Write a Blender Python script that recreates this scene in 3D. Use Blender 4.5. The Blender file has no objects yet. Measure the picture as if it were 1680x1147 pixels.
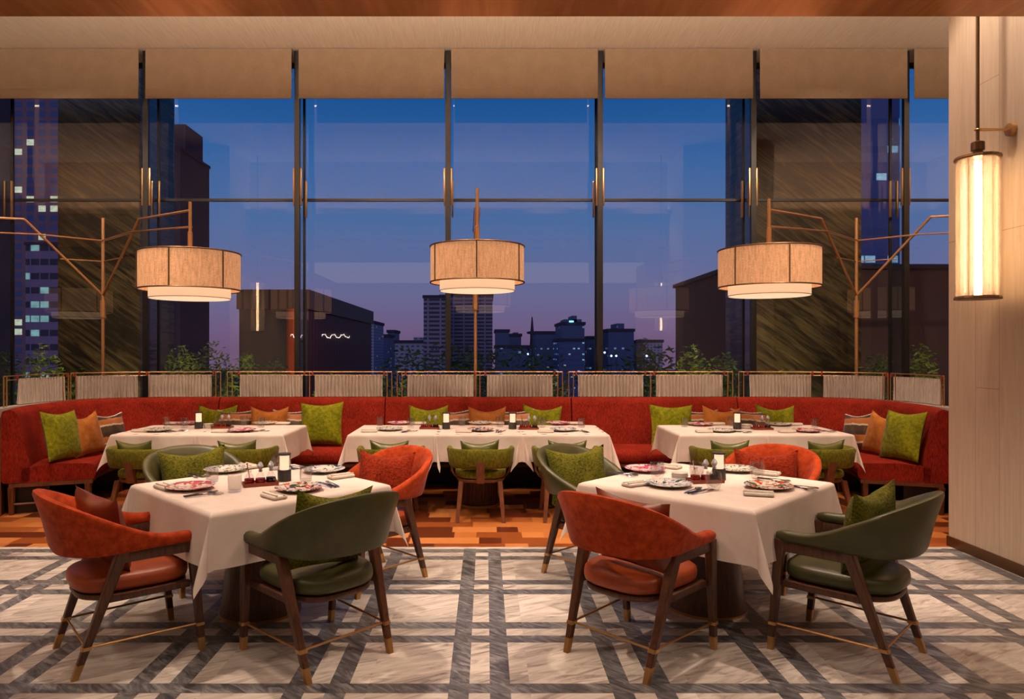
import bpy, bmesh, math, random
from mathutils import Vector, Matrix
random.seed(7)
PI = math.pi
SC = bpy.context.scene
COL = SC.collection
F = 1166.0; CX = 797.0; HY = 575.0; H = 1.56      # focal length (px), principal point, eye height (m)

def gx(px, D): return (px - CX) * D / F
def gz(py, D): return H + (HY - py) * D / F
def at(px, py, z):                                  # spot on a horizontal plane at height z
    D = F * (H - z) / (py - HY)
    return (px - CX) * D / F, D

# ------------------------------------------------------------------ materials
def new_mat(name):
    m = bpy.data.materials.new(name); m.use_nodes = True
    nt = m.node_tree; nt.nodes.clear()
    return m, nt
def N(nt, t, **kw):
    n = nt.nodes.new(t)
    for k, v in kw.items():
        if k.startswith('i_'):
            key = k[2:].replace('_', ' ')
            n.inputs[key].default_value = v
        else: setattr(n, k, v)
    return n
def L(nt, a, b): nt.links.new(a, b)
def s2l(c):
    return tuple(((x/255)/12.92 if x/255 <= 0.04045 else ((x/255+0.055)/1.055)**2.4) for x in c) + (1,)
def math_n(nt, op, a, b=None, c=None, clamp=False):
    n = nt.nodes.new('ShaderNodeMath'); n.operation = op; n.use_clamp = clamp
    for i, v in enumerate((a, b, c)):
        if v is None: continue
        if isinstance(v, (int, float)): n.inputs[i].default_value = v
        else: L(nt, v, n.inputs[i])
    return n.outputs[0]
def ramp(nt, fac, stops, interp='LINEAR'):
    r = nt.nodes.new('ShaderNodeValToRGB'); r.color_ramp.interpolation = interp
    el = r.color_ramp.elements
    while len(el) < len(stops): el.new(0.5)
    for e, (p, c) in zip(el, stops):
        e.position = p; e.color = c if len(c) == 4 else tuple(c) + (1,)
    L(nt, fac, r.inputs[0]); return r.outputs[0]
def mixc(nt, fac, a, b, blend='MIX'):
    m = nt.nodes.new('ShaderNodeMix'); m.data_type = 'RGBA'; m.blend_type = blend
    for sock, v in ((m.inputs[0], fac), (m.inputs[6], a), (m.inputs[7], b)):
        if isinstance(v, (int, float)): sock.default_value = v
        elif isinstance(v, tuple): sock.default_value = v
        else: L(nt, v, sock)
    return m.outputs[2]
def coords(nt, scale=(1,1,1), rot=(0,0,0), kind='Object', loc=(0,0,0)):
    tc = nt.nodes.new('ShaderNodeTexCoord'); mp = nt.nodes.new('ShaderNodeMapping')
    mp.inputs['Scale'].default_value = scale; mp.inputs['Rotation'].default_value = rot; mp.inputs['Location'].default_value = loc
    L(nt, tc.outputs[kind], mp.inputs[0]); return mp.outputs[0]
def coords2(nt, rot, scale):
    v = coords(nt, (1,1,1), rot); mp = nt.nodes.new('ShaderNodeMapping'); mp.inputs['Scale'].default_value = scale
    L(nt, v, mp.inputs[0]); return mp.outputs[0]
def noise(nt, vec, scale, detail=4, rough=0.5, dist=0.0):
    n = N(nt, 'ShaderNodeTexNoise', i_Scale=scale, i_Detail=detail, i_Roughness=rough, i_Distortion=dist)
    L(nt, vec, n.inputs['Vector']); return n.outputs['Fac']
def principled(nt, color, rough=0.6, metal=0.0, bump=None, bstr=0.2, bdist=0.002, **kw):
    p = nt.nodes.new('ShaderNodeBsdfPrincipled'); o = nt.nodes.new('ShaderNodeOutputMaterial')
    if isinstance(color, tuple): p.inputs['Base Color'].default_value = color
    else: L(nt, color, p.inputs['Base Color'])
    if isinstance(rough, (int, float)): p.inputs['Roughness'].default_value = rough
    else: L(nt, rough, p.inputs['Roughness'])
    p.inputs['Metallic'].default_value = metal
    for k, v in kw.items():
        s = p.inputs[k.replace('_', ' ')]
        if isinstance(v, (int, float, tuple)): s.default_value = v
        else: L(nt, v, s)
    if bump is not None:
        b = nt.nodes.new('ShaderNodeBump'); b.inputs['Strength'].default_value = bstr; b.inputs['Distance'].default_value = bdist
        L(nt, bump, b.inputs['Height']); L(nt, b.outputs[0], p.inputs['Normal'])
    L(nt, p.outputs[0], o.inputs[0]); return p

def m_fabric(name, c1, c2, scale=60, stretch=(1,1,1), rough=0.85, bstr=0.5, sheen=0.08, bd=0.003):
    sheen = min(sheen, 0.12)
    m, nt = new_mat(name); v = coords(nt, stretch)
    f = noise(nt, v, scale, 3, 0.65)
    big = noise(nt, coords(nt), 5, 2)
    f2 = math_n(nt, 'ADD', math_n(nt, 'MULTIPLY', f, 0.75), math_n(nt, 'MULTIPLY', big, 0.25))
    col = ramp(nt, f2, [(0.36, s2l(c1)), (0.64, s2l(c2))])
    principled(nt, col, rough, bump=f, bstr=bstr, bdist=bd, Sheen_Weight=sheen, Sheen_Roughness=0.4, Specular_IOR_Level=0.06)
    return m
def m_leather(name, c1, c2, rough=0.42):
    m, nt = new_mat(name); v = coords(nt)
    f = noise(nt, v, 9, 3); g = noise(nt, v, 240, 2)
    principled(nt, ramp(nt, f, [(0.3, s2l(c1)), (0.7, s2l(c2))]), rough, bump=g, bstr=0.12, bdist=0.001)
    return m
def m_plain(name, c, rough=0.5, metal=0.0, **kw):
    m, nt = new_mat(name); v = coords(nt)
    f = noise(nt, v, 14, 2)
    c0 = s2l(c)
    col = mixc(nt, math_n(nt, 'MULTIPLY', f, 0.3), c0, tuple(x*0.75 for x in c0[:3]) + (1,))
    principled(nt, col, rough, metal, **kw); return m
def m_wood(name, c1, c2, scale=7, stretch=(9,9,0.8), rough=0.45):
    m, nt = new_mat(name); v = coords(nt, stretch)
    f = noise(nt, v, scale, 4, 0.6, 0.6)
    principled(nt, ramp(nt, f, [(0.3, s2l(c1)), (0.7, s2l(c2))]), rough, bump=f, bstr=0.08, bdist=0.001)
    return m
def m_emit(name, c, s, base=None):
    m, nt = new_mat(name)
    principled(nt, s2l(base or c), 0.7, Emission_Color=s2l(c), Emission_Strength=float(s)); return m
def m_thin(name, tint=(1,1,1,1), ior=1.5, rough=0.0, base=0.0, edge=0.9):
    m, nt = new_mat(name); o = nt.nodes.new('ShaderNodeOutputMaterial')
    t = nt.nodes.new('ShaderNodeBsdfTransparent'); t.inputs[0].default_value = tint
    g = nt.nodes.new('ShaderNodeBsdfGlossy'); g.inputs['Roughness'].default_value = rough
    lw = nt.nodes.new('ShaderNodeLayerWeight'); lw.inputs[0].default_value = 0.5
    r0 = ((ior-1)/(ior+1))**2 + base
    mx = nt.nodes.new('ShaderNodeMixShader')
    L(nt, math_n(nt, 'ADD', math_n(nt, 'MULTIPLY', math_n(nt, 'POWER', lw.outputs[1], 5.0), edge), r0, clamp=True), mx.inputs[0]); L(nt, t.outputs[0], mx.inputs[1]); L(nt, g.outputs[0], mx.inputs[2])
    L(nt, mx.outputs[0], o.inputs[0]); return m

M = {}
M['walnut'] = m_wood('walnut', (56,30,19), (98,58,38), rough=0.38)
M['oak'] = m_wood('oak brown', (78,42,24), (118,68,38), rough=0.42)
M['brass'] = m_plain('brass', (206,160,104), 0.32, 0.85)
M['bronze'] = m_plain('bronze', (188,138,90), 0.4, 0.65)
M['dark_bronze'] = m_plain('dark bronze', (110,84,60), 0.38, 0.8)
M['steel'] = m_plain('steel', (205,200,195), 0.18, 1.0)
M['black'] = m_plain('black frame', (16,14,14), 0.4)
M['copper_tab'] = m_plain('copper leather tab', (150,52,26), 0.5)
M['banq'] = m_fabric('red chenille', (94,22,14), (150,46,30), 120, (1,1,0.2), bstr=0.8, sheen=0)
M['orange_velvet'] = m_fabric('orange velvet', (146,50,20), (186,72,34), 26, rough=0.8, sheen=0.6, bstr=0.25)
M['rust_leather'] = m_leather('rust leather', (134,52,18), (166,72,30))
M['rust_dark'] = m_leather('cognac leather', (96,36,18), (124,50,26), 0.36)
M['rust_woven'] = m_fabric('rust woven', (92,26,12), (154,54,28), 60, (1,1,1.4), bstr=0.9)
M['olive_leather'] = m_leather('olive leather', (52,52,22), (70,68,32), 0.4)
M['olive_cushion'] = m_leather('olive shiny leather', (70,74,26), (92,92,40), 0.3)
M['green_boucle'] = m_fabric('green boucle', (52,54,14), (116,112,34), 70, (1,1,1.6), bstr=1.0, bd=0.006)
M['green_chenille'] = m_fabric('green chenille', (72,74,18), (118,112,34), 55, (1,1,0.5), bstr=0.6)
M['green_velvet'] = m_fabric('bright green velvet', (84,90,12), (136,136,26), 30, rough=0.75, sheen=0.7, bstr=0.5)
M['tan_silk'] = m_fabric('tan leather cloth', (146,84,32), (182,114,52), 10, rough=0.42, sheen=0.2, bstr=0.2)
M['linen'] = m_fabric('pleated linen', (184,170,158), (212,198,186), 90, (1,1,0.15), bstr=0.3, sheen=0.0)
M['cloth'] = m_fabric('table linen', (226,208,198), (236,220,210), 5, rough=0.8, sheen=0.0, bstr=0.15, bd=0.01)
M['napkin'] = m_fabric('napkin linen', (214,200,186), (230,218,206), 60, rough=0.9, sheen=0.0)
M['ceramic'] = m_plain('white ceramic', (226,218,206), 0.2)
M['glass'] = m_thin('drinking glass', (0.93,0.93,0.93,1), 1.45, 0.04, 0.05, 0.75)
M['charcoal'] = m_plain('charcoal metal', (62,58,58), 0.5, 0.3)
M['tray'] = m_wood('tray wood', (96,34,16), (140,60,30), stretch=(1,8,8))
M['red_liquid'] = m_plain('red sauce', (150,14,10), 0.1)
M['dark_liquid'] = m_plain('dark sauce', (30,6,8), 0.1)
M['glow'] = m_emit('lamp glow', (255,214,178), 1.35)
M['partition'] = None

def m_pattern():
    m, nt = new_mat('banded silk'); v = coords(nt, kind='Object')
    sp = nt.nodes.new('ShaderNodeSeparateXYZ'); L(nt, v, sp.inputs[0])
    w = math_n(nt, 'ADD', sp.outputs[2], math_n(nt, 'MULTIPLY', noise(nt, v, 9, 3), 0.05))
    f = math_n(nt, 'FRACT', math_n(nt, 'ADD', math_n(nt, 'MULTIPLY', w, 5.2), 0.86))
    col = ramp(nt, f, [(0.0, s2l((64,44,14))), (0.34, s2l((62,46,16))), (0.36, s2l((206,184,156))), (0.46, s2l((168,96,34))), (0.72, s2l((180,106,40))), (0.78, s2l((52,28,14)))], 'CONSTANT')
    principled(nt, col, 0.5, bump=noise(nt, v, 30, 2), bstr=0.3, Sheen_Weight=0.2); return m
M['pattern'] = m_pattern()

def m_plate(name, spots, scale=16):
    """white glaze with painted floral blobs; spots = [(colour, threshold, seed)]"""
    m, nt = new_mat(name); col = s2l((226,216,204))
    for i, (c, th, sd, sc) in enumerate(spots):
        v = coords(nt, (1, 1, 0.2), loc=(sd, sd*1.7, 0))
        f = noise(nt, v, sc*0.62, 2, 0.6, 1.4)
        col = mixc(nt, math_n(nt, 'GREATER_THAN', f, th), col, s2l(c))
    principled(nt, col, 0.18); return m
PLATES = {
 'pink': m_plate('pink floral glaze', [((226,150,140), 0.56, 4.1, 24), ((198,84,104), 0.54, 1.3, 24), ((120,50,60), 0.62, 7.7, 36)]),
 'dots': m_plate('green sprig glaze', [((92,110,44), 0.57, 2.2, 52), ((140,120,80), 0.62, 5.0, 52)]),
 'orange': m_plate('orange leaf glaze', [((205,78,36), 0.545, 3.3, 28), ((44,74,34), 0.565, 9.1, 26), ((120,40,24), 0.62, 6.0, 34)]),
 'leaf': m_plate('green leaf glaze', [((52,76,34), 0.59, 8.4, 22), ((130,136,160), 0.60, 2.9, 44)]),
}
PNAME = {'pink': 'pink floral plate', 'dots': 'green sprig plate', 'orange': 'orange leaf plate', 'leaf': 'dark green leaf plate'}

def m_marble():
    m, nt = new_mat('inlaid marble floor')
    v = coords(nt); sp = nt.nodes.new('ShaderNodeSeparateXYZ'); L(nt, v, sp.inputs[0])
    P = 0.7505
    def band(c, off):
        u = math_n(nt, 'MODULO', math_n(nt, 'ADD', c, off), P)
        a = math_n(nt, 'MULTIPLY', math_n(nt, 'GREATER_THAN', u, 0.0), math_n(nt, 'LESS_THAN', u, 0.094))
        b = math_n(nt, 'MULTIPLY', math_n(nt, 'GREATER_THAN', u, 0.19), math_n(nt, 'LESS_THAN', u, 0.285))
        return math_n(nt, 'ADD', a, b), u
    bx, ux = band(sp.outputs[0], 0.171 + P*20)
    by, uy = band(sp.outputs[1], -3.794 + P*20)
    inside = math_n(nt, 'LESS_THAN', sp.outputs[1], 5.59)
    dark = math_n(nt, 'MULTIPLY', math_n(nt, 'MAXIMUM', bx, by), inside)
    # tone per stone
    cx = math_n(nt, 'FLOOR', math_n(nt, 'DIVIDE', math_n(nt, 'ADD', sp.outputs[0], 0.171 + P*20), P/2))
    cy = math_n(nt, 'FLOOR', math_n(nt, 'DIVIDE', math_n(nt, 'ADD', sp.outputs[1], -3.794 + P*20), P/2))
    cb = nt.nodes.new('ShaderNodeCombineXYZ'); L(nt, cx, cb.inputs[0]); L(nt, cy, cb.inputs[1]); L(nt, math_n(nt, 'MULTIPLY', by, 3), cb.inputs[2])
    wn = nt.nodes.new('ShaderNodeTexWhiteNoise'); L(nt, cb.outputs[0], wn.inputs[0]); tone = wn.outputs[0]
    ofs = nt.nodes.new('ShaderNodeVectorMath'); ofs.operation = 'MULTIPLY_ADD'
    L(nt, wn.outputs[1], ofs.inputs[0]); ofs.inputs[1].default_value = (7,7,7); L(nt, coords2(nt, (0, 0, -0.45), (1.0, 4.5, 1)), ofs.inputs[2])
    f = noise(nt, ofs.outputs[0], 3.2, 6, 0.62, 1.6)
    light = ramp(nt, f, [(0.30, s2l((140,128,120))), (0.44, s2l((200,188,178))), (0.60, s2l((226,216,206)))])
    ofs2 = nt.nodes.new('ShaderNodeVectorMath'); ofs2.operation = 'MULTIPLY_ADD'
    L(nt, wn.outputs[1], ofs2.inputs[0]); ofs2.inputs[1].default_value = (5,5,5); L(nt, coords2(nt, (0, 0, 0.7), (1.6, 6, 1)), ofs2.inputs[2])
    g = noise(nt, ofs2.outputs[0], 3.0, 6, 0.65, 1.8)
    darkc = ramp(nt, g, [(0.34, s2l((64,63,68))), (0.5, s2l((108,107,110))), (0.66, s2l((156,154,156)))])
    col = mixc(nt, dark, light, darkc)
    k = math_n(nt, 'ADD', 0.82, math_n(nt, 'MULTIPLY', tone, 0.3))
    cc = nt.nodes.new('ShaderNodeCombineXYZ'); [L(nt, k, cc.inputs[i]) for i in range(3)]
    col = mixc(nt, 1.0, col, cc.outputs[0], 'MULTIPLY')
    principled(nt, col, 0.3, Specular_IOR_Level=0.4); return m
def m_parquet():
    m, nt = new_mat('block parquet floor')
    v = coords(nt); sp = nt.nodes.new('ShaderNodeSeparateXYZ'); L(nt, v, sp.inputs[0])
    y = math_n(nt, 'ADD', sp.outputs[1], 20.0)
    PY, PX = 0.36, 0.57
    row = math_n(nt, 'FLOOR', math_n(nt, 'DIVIDE', y, PY/2)); fy = math_n(nt, 'MODULO', y, PY)
    sx = math_n(nt, 'ADD', math_n(nt, 'ADD', sp.outputs[0], 20.0), math_n(nt, 'MULTIPLY', row, 0.21))
    colm = math_n(nt, 'FLOOR', math_n(nt, 'DIVIDE', sx, PX)); fx = math_n(nt, 'MODULO', sx, PX)
    isb = math_n(nt, 'LESS_THAN', fx, 0.385)
    slat = isb
    cb = nt.nodes.new('ShaderNodeCombineXYZ'); L(nt, colm, cb.inputs[0]); L(nt, row, cb.inputs[1]); L(nt, slat, cb.inputs[2])
    wn = nt.nodes.new('ShaderNodeTexWhiteNoise'); L(nt, cb.outputs[0], wn.inputs[0])
    base = ramp(nt, wn.outputs[0], [(0, s2l((96,42,18))), (0.30, s2l((150,78,34))), (0.45, s2l((196,118,60))), (0.72, s2l((212,134,74))), (0.9, s2l((166,92,44)))], 'CONSTANT')
    g = noise(nt, coords(nt, (2, 14, 1)), 6, 5, 0.6, 0.8)
    col = mixc(nt, 0.55, base, ramp(nt, g, [(0.3, (0.62,0.62,0.62)), (0.7, (1,1,1))]), 'MULTIPLY')
    principled(nt, col, 0.34); return m
def m_stone(name, base, vein, sc=1.0, ang=0.6, th=(0.5,0.72), stretch=8):
    m, nt = new_mat(name)
    v = coords(nt, (sc, sc, sc), (0, ang, 0)); mp = nt.nodes.new('ShaderNodeMapping'); mp.inputs['Scale'].default_value = (1, 1, stretch)
    L(nt, v, mp.inputs[0])
    f = noise(nt, mp.outputs[0], 1.2, 9, 0.68, 1.1)
    b = noise(nt, v, 0.8, 3)
    k = math_n(nt, 'ADD', f, math_n(nt, 'MULTIPLY', math_n(nt, 'SUBTRACT', b, 0.5), 0.35))
    principled(nt, ramp(nt, k, [(th[0], s2l(base)), (th[1], s2l(vein))]), 0.35); return m
def m_facade(name, wall, glass, cw=3.0, ch=3.2, wf=0.7, hf=0.6, lit=0.1, litc=(190,215,225), ls=0.6, seed=0.0):
    m, nt = new_mat(name); v = coords(nt); sp = nt.nodes.new('ShaderNodeSeparateXYZ'); L(nt, v, sp.inputs[0])
    h = math_n(nt, 'ADD', math_n(nt, 'ADD', sp.outputs[0], sp.outputs[1]), 500.0 + seed)
    z = math_n(nt, 'ADD', sp.outputs[2], 500.0)
    iu = math_n(nt, 'FLOOR', math_n(nt, 'DIVIDE', h, cw)); fu = math_n(nt, 'FRACT', math_n(nt, 'DIVIDE', h, cw))
    iv = math_n(nt, 'FLOOR', math_n(nt, 'DIVIDE', z, ch)); fv = math_n(nt, 'FRACT', math_n(nt, 'DIVIDE', z, ch))
    win = math_n(nt, 'MULTIPLY', math_n(nt, 'LESS_THAN', fu, wf), math_n(nt, 'LESS_THAN', fv, hf))
    cb = nt.nodes.new('ShaderNodeCombineXYZ'); L(nt, iu, cb.inputs[0]); L(nt, iv, cb.inputs[1]); cb.inputs[2].default_value = seed
    wn = nt.nodes.new('ShaderNodeTexWhiteNoise'); L(nt, cb.outputs[0], wn.inputs[0])
    on = math_n(nt, 'MULTIPLY', win, math_n(nt, 'LESS_THAN', wn.outputs[0], lit))
    inner = math_n(nt, 'ADD', 0.25, noise(nt, coords(nt, (1, 1, 2)), 3.0, 2))
    col = mixc(nt, win, s2l(wall), s2l(glass))
    e = math_n(nt, 'MULTIPLY', math_n(nt, 'MULTIPLY', on, inner), ls)
    principled(nt, col, 0.6, Emission_Color=s2l(litc), Emission_Strength=e); return m
def m_panel(name, c1, c2, groove=True):
    """pale streaked wall panel with fine joints (plan joints at y, height joints per bay)"""
    m, nt = new_mat(name); v = coords(nt)
    f = noise(nt, coords(nt, (6, 6, 0.35)), 7, 4, 0.6)
    col = ramp(nt, f, [(0.3, s2l(c1)), (0.7, s2l(c2))])
    if groove:
        sp = nt.nodes.new('ShaderNodeSeparateXYZ'); L(nt, v, sp.inputs[0]); y, z = sp.outputs[1], sp.outputs[2]
        def near(c, val, w=0.0025): return math_n(nt, 'LESS_THAN', math_n(nt, 'ABSOLUTE', math_n(nt, 'SUBTRACT', c, val)), w)
        tot = None
        bays = [(5.37, 9, [2.42, 4.5]), (5.12, 5.37, [3.55, 1.28]), (-9, 5.12, [2.42, 4.5])]
        for lo, hi, zs in bays:
            inb = math_n(nt, 'MULTIPLY', math_n(nt, 'GREATER_THAN', y, lo), math_n(nt, 'LESS_THAN', y, hi))
            for zz in zs:
                g = math_n(nt, 'MULTIPLY', inb, near(z, zz))
                tot = g if tot is None else math_n(nt, 'MAXIMUM', tot, g)
        for yy in (5.37, 5.12): tot = math_n(nt, 'MAXIMUM', tot, near(y, yy, 0.002))
        col = mixc(nt, math_n(nt, 'MULTIPLY', tot, 0.55), col, s2l((96,70,48)))
    principled(nt, col, 0.6); return m
M['panel'] = m_panel('pale oak panel', (190,172,152), (206,188,168))
M['panel_plain'] = m_panel('pale plaster panel', (150,126,104), (170,146,122), False)
M['ceiling'] = m_wood('pale plank ceiling', (206,188,168), (226,210,190), 5, (14, 0.5, 1), 0.6)
M['copper'] = m_wood('copper soffit', (176,118,76), (214,152,100), 2, (3, 0.4, 1), 0.25)
M['copper'].node_tree.nodes['Principled BSDF'].inputs['Metallic'].default_value = 0.35
M['stone'] = m_stone('dark veined stone', (34,31,22), (132,116,72), 0.9, -0.60, (0.44, 0.78), 12)
M['marble_wall'] = m_stone('pale marble', (206,194,180), (150,138,128), 1.5, 0.9, (0.55, 0.8), 4)
M['blind'] = m_fabric('roller blind', (120,102,84), (136,116,96), 160, (1,1,1), bstr=0.2, sheen=0)
M['leaf'] = m_plain('garden leaf', (116,144,44), 0.5)
M['leaf_dark'] = m_plain('dark leaf', (74,98,38), 0.55)
M['dark_wall'] = m_plain('dark wall', (70,52,40), 0.6)
M['terrace'] = m_plain('terrace paving', (30,28,26), 0.7)

def m_shade():
    m, nt = new_mat('raffia shade'); v = coords(nt)
    n1 = noise(nt, coords(nt, (1,1,0.12)), 70, 3, 0.7); n2 = noise(nt, coords(nt, (0.25,0.25,1)), 160, 2, 0.6)
    f = math_n(nt, 'ADD', math_n(nt, 'MULTIPLY', n1, 0.6), math_n(nt, 'MULTIPLY', n2, 0.4))
    col = ramp(nt, f, [(0.35, s2l((176,124,84))), (0.65, s2l((222,168,122)))])
    p = principled(nt, col, 0.8, Emission_Strength=0.56); L(nt, col, p.inputs['Emission Color']); return m
M['shade'] = m_shade()
M['shade_inner'] = m_emit('cream inner shade', (255,216,172), 0.66, (230,205,175))
M['diffuser'] = m_emit('lamp diffuser', (255,220,180), 0.85, (235,215,185))
M['core'] = m_emit('lantern core', (255,212,164), 30.0)
M['neon'] = m_emit('neon tube', (255,240,230), 16.0)

# ------------------------------------------------------------------ mesh helpers
def bx(bm, c, s, bev=0.0, rot=None, seg=2):
    g = bmesh.ops.create_cube(bm, size=1.0); vs = g['verts']
    bmesh.ops.scale(bm, vec=s, verts=vs)
    if bev > 0:
        es = list({e for v in vs for e in v.link_edges})
        r = bmesh.ops.bevel(bm, geom=es, offset=bev, segments=seg, affect='EDGES', profile=0.5)
        vs = list({v for f in r['faces'] for v in f.verts} | {v for v in vs if v.is_valid})
    if rot is not None: bmesh.ops.rotate(bm, cent=(0,0,0), matrix=rot, verts=vs)
    bmesh.ops.translate(bm, vec=c, verts=vs); return vs
def loft(bm, rings, cap=True, closed=True):
    R = [[bm.verts.new(p) for p in r] for r in rings]; n = len(rings[0])
    for a, b in zip(R, R[1:]):
        for i in range(n if closed else n-1):
            j = (i+1) % n; bm.faces.new((a[i], a[j], b[j], b[i]))
    if cap and closed:
        bm.faces.new(list(reversed(R[0]))); bm.faces.new(R[-1])
    return R
def tube(bm, pts, r, seg=8, cap=True):
    pts = [Vector(p) for p in pts]; rings = []
    for i, p in enumerate(pts):
        d = (pts[min(i+1, len(pts)-1)] - pts[max(i-1, 0)]).normalized()
        up = Vector((0,0,1)) if abs(d.z) < 0.95 else Vector((0,1,0))
        a = d.cross(up).normalized(); b = d.cross(a).normalized()
        rr = r[i] if isinstance(r, (list, tuple)) else r
        rings.append([p + a*math.cos(2*PI*k/seg)*rr + b*math.sin(2*PI*k/seg)*rr for k in range(seg)])
    loft(bm, rings, cap)
def lathe(bm, prof, seg=24, c=(0,0,0)):
    rings = [[(c[0]+r*math.cos(2*PI*k/seg), c[1]+r*math.sin(2*PI*k/seg), c[2]+z) for k in range(seg)] for r, z in prof]
    loft(bm, rings, True)
def sqleg(bm, p0, p1, w0, w1, bev=0.15):
    """tapered square-section leg from p0 to p1"""
    p0, p1 = Vector(p0), Vector(p1)
    def ring(p, w):
        h = w/2; k = h*(1-bev*1.6)
        return [p+Vector(q) for q in ((-h,-k,0),(-k,-h,0),(k,-h,0),(h,-k,0),(h,k,0),(k,h,0),(-k,h,0),(-h,k,0))]
    loft(bm, [ring(p0, w0), ring(p1, w1)])
def obj(name, bm, mat, parent=None, loc=None, angle=35, smooth=True):
    bmesh.ops.recalc_face_normals(bm, faces=bm.faces)
    me = bpy.data.meshes.new(name); bm.to_mesh(me); bm.free()
    if smooth:
        me.polygons.foreach_set('use_smooth', [True]*len(me.polygons)); me.set_sharp_from_angle(angle=math.radians(angle))
    o = bpy.data.objects.new(name, me); COL.objects.link(o)
    if mat is not None: me.materials.append(M[mat] if isinstance(mat, str) else mat)
    if parent is not None: o.parent = parent
    if loc is not None: o.location = loc
    return o
def tag(o, label, cat, group=None, kind=None):
    o['label'] = label; o['category'] = cat
    if group: o['group'] = group
    if kind: o['kind'] = kind
    return o
def thing(name, label, cat, loc=(0,0,0), rz=0.0, group=None):
    o = bpy.data.objects.new(name, None); COL.objects.link(o); o.empty_display_size = 0.1
    o.location = loc; o.rotation_euler = (0,0,rz); return tag(o, label, cat, group)
def struct(name, bm, mat, label=None, smooth=False):
    o = obj(name, bm, mat, smooth=smooth); o['kind'] = 'structure'
    if label: o['label'] = label
    return o
def kids(o): return [c for c in ALLKIDS.get(o.name, [])]
def dup(o, parent=None):
    c = o.copy(); COL.objects.link(c)
    if parent is not None: c.parent = parent
    for ch in list(o.children): dup(ch, c)
    return c
def inst(proto, label, loc, rz=0.0, group=None, scale=None, rx=0.0, ry=0.0):
    """first use takes the prototype itself, later ones copy it with its parts"""
    o = proto['root']
    if proto.get('used'):
        o = dup(proto['root'])
        for c in [o] : pass
    proto['used'] = True
    o.location = loc; o.rotation_euler = (rx, ry, rz)
    if scale: o.scale = scale
    tag(o, label, proto['cat'], group); return o
def BM(): return bmesh.new()

# ------------------------------------------------------------------ room shell
YG = 9.50                                         # glass plane
b = BM(); bx(b, (0, 0.82, -0.05), (18, 9.64, 0.1)); struct('floor', b, m_marble(), 'inlaid marble floor with double dark strips')
b = BM(); bx(b, (0, 7.62, -0.05), (18, 3.96, 0.1)); struct('floor_parquet', b, m_parquet(), 'block parquet floor in front of the banquette')
b = BM(); bx(b, (0, 7.05, 5.45), (18, 5.1, 0.1)); struct('ceiling', b, 'ceiling', 'pale plank ceiling above the windows')
b = BM(); bx(b, (0, 0.25, 3.765), (18, 8.5, 0.18)); struct('ceiling_soffit', b, 'copper', 'lowered copper toned soffit at the top of the picture')
b = BM(); bx(b, (0, 4.46, 4.62), (18, 0.08, 1.56)); struct('trim_1', b, 'panel_plain')
b = BM(); bx(b, (0, -4.05, 2.7), (18, 0.1, 5.5)); struct('wall_back', b, 'dark_wall')
b = BM(); bx(b, (-9.05, 2.75, 2.7), (0.1, 13.7, 5.5)); struct('wall_left', b, 'panel_plain')
b = BM(); bx(b, (9.05, 2.75, 2.7), (0.1, 13.7, 5.5)); struct('wall_right', b, 'panel_plain')
b = BM(); bx(b, (0, 4.62, 4.32), (18, 0.24, 0.04)); bx(b, (0, 4.745, 4.345), (18, 0.01, 0.09)); struct('trim_fill_shield', b, 'panel_plain')  # unseen ledge and lip, added to keep the ceiling fill out of reflections
# clad columns
b = BM(); bx(b, (4.55, 3.6, 2.7), (1.7, 4.16, 5.4)); struct('wall_column_right', b, 'panel', 'pale panelled column at the right edge')
b = BM(); bx(b, (-5.65, 3.6, 2.7), (1.7, 4.16, 5.4)); struct('wall_column_left', b, 'panel')
b = BM(); bx(b, (3.694, 3.6, 0.04), (0.012, 4.18, 0.08)); bx(b, (4.55, 5.686, 0.04), (1.7, 0.012, 0.08)); struct('baseboard_right', b, 'dark_bronze')
b = BM(); bx(b, (-4.794, 3.6, 0.04), (0.012, 4.18, 0.08)); struct('baseboard_left', b, 'dark_bronze')

# glazing: one window per bay, fins between
fins = [gx(p, 9.1) for p in (-262, -12, 238, 487, 735, 985, 1237, 1488, 1738)]
M['pane'] = m_thin('window glass', (0.96,0.98,1,1), 1.95)
M['fin_glass'] = m_thin('fin glass', (0.62,0.72,0.80,1), 1.5)
edges = [-9.0] + [(a) for a in fins] + [9.0]
for i in range(len(edges)-1):
    x0, x1 = edges[i], edges[i+1]
    if x1 - x0 < 0.05: continue
    w = obj('window_%d' % (i+1), (lambda q: (bx(q, ((x0+x1)/2, YG+0.01, 3.57), (x1-x0, 0.045, 0.035)), bx(q, ((x0+x1)/2, YG+0.01, 0.04), (x1-x0, 0.06, 0.08)), bx(q, ((x0+x1)/2, YG+0.01, 5.37), (x1-x0, 0.06, 0.06)), q)[-1])(BM()), 'black', smooth=False)
    w['kind'] = 'structure'
    q = BM(); vs = [q.verts.new(p) for p in ((x0, YG, 0), (x1, YG, 0), (x1, YG, 5.4), (x0, YG, 5.4))]; q.faces.new(vs)
    obj('pane', q, 'pane', w, smooth=False)
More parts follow.
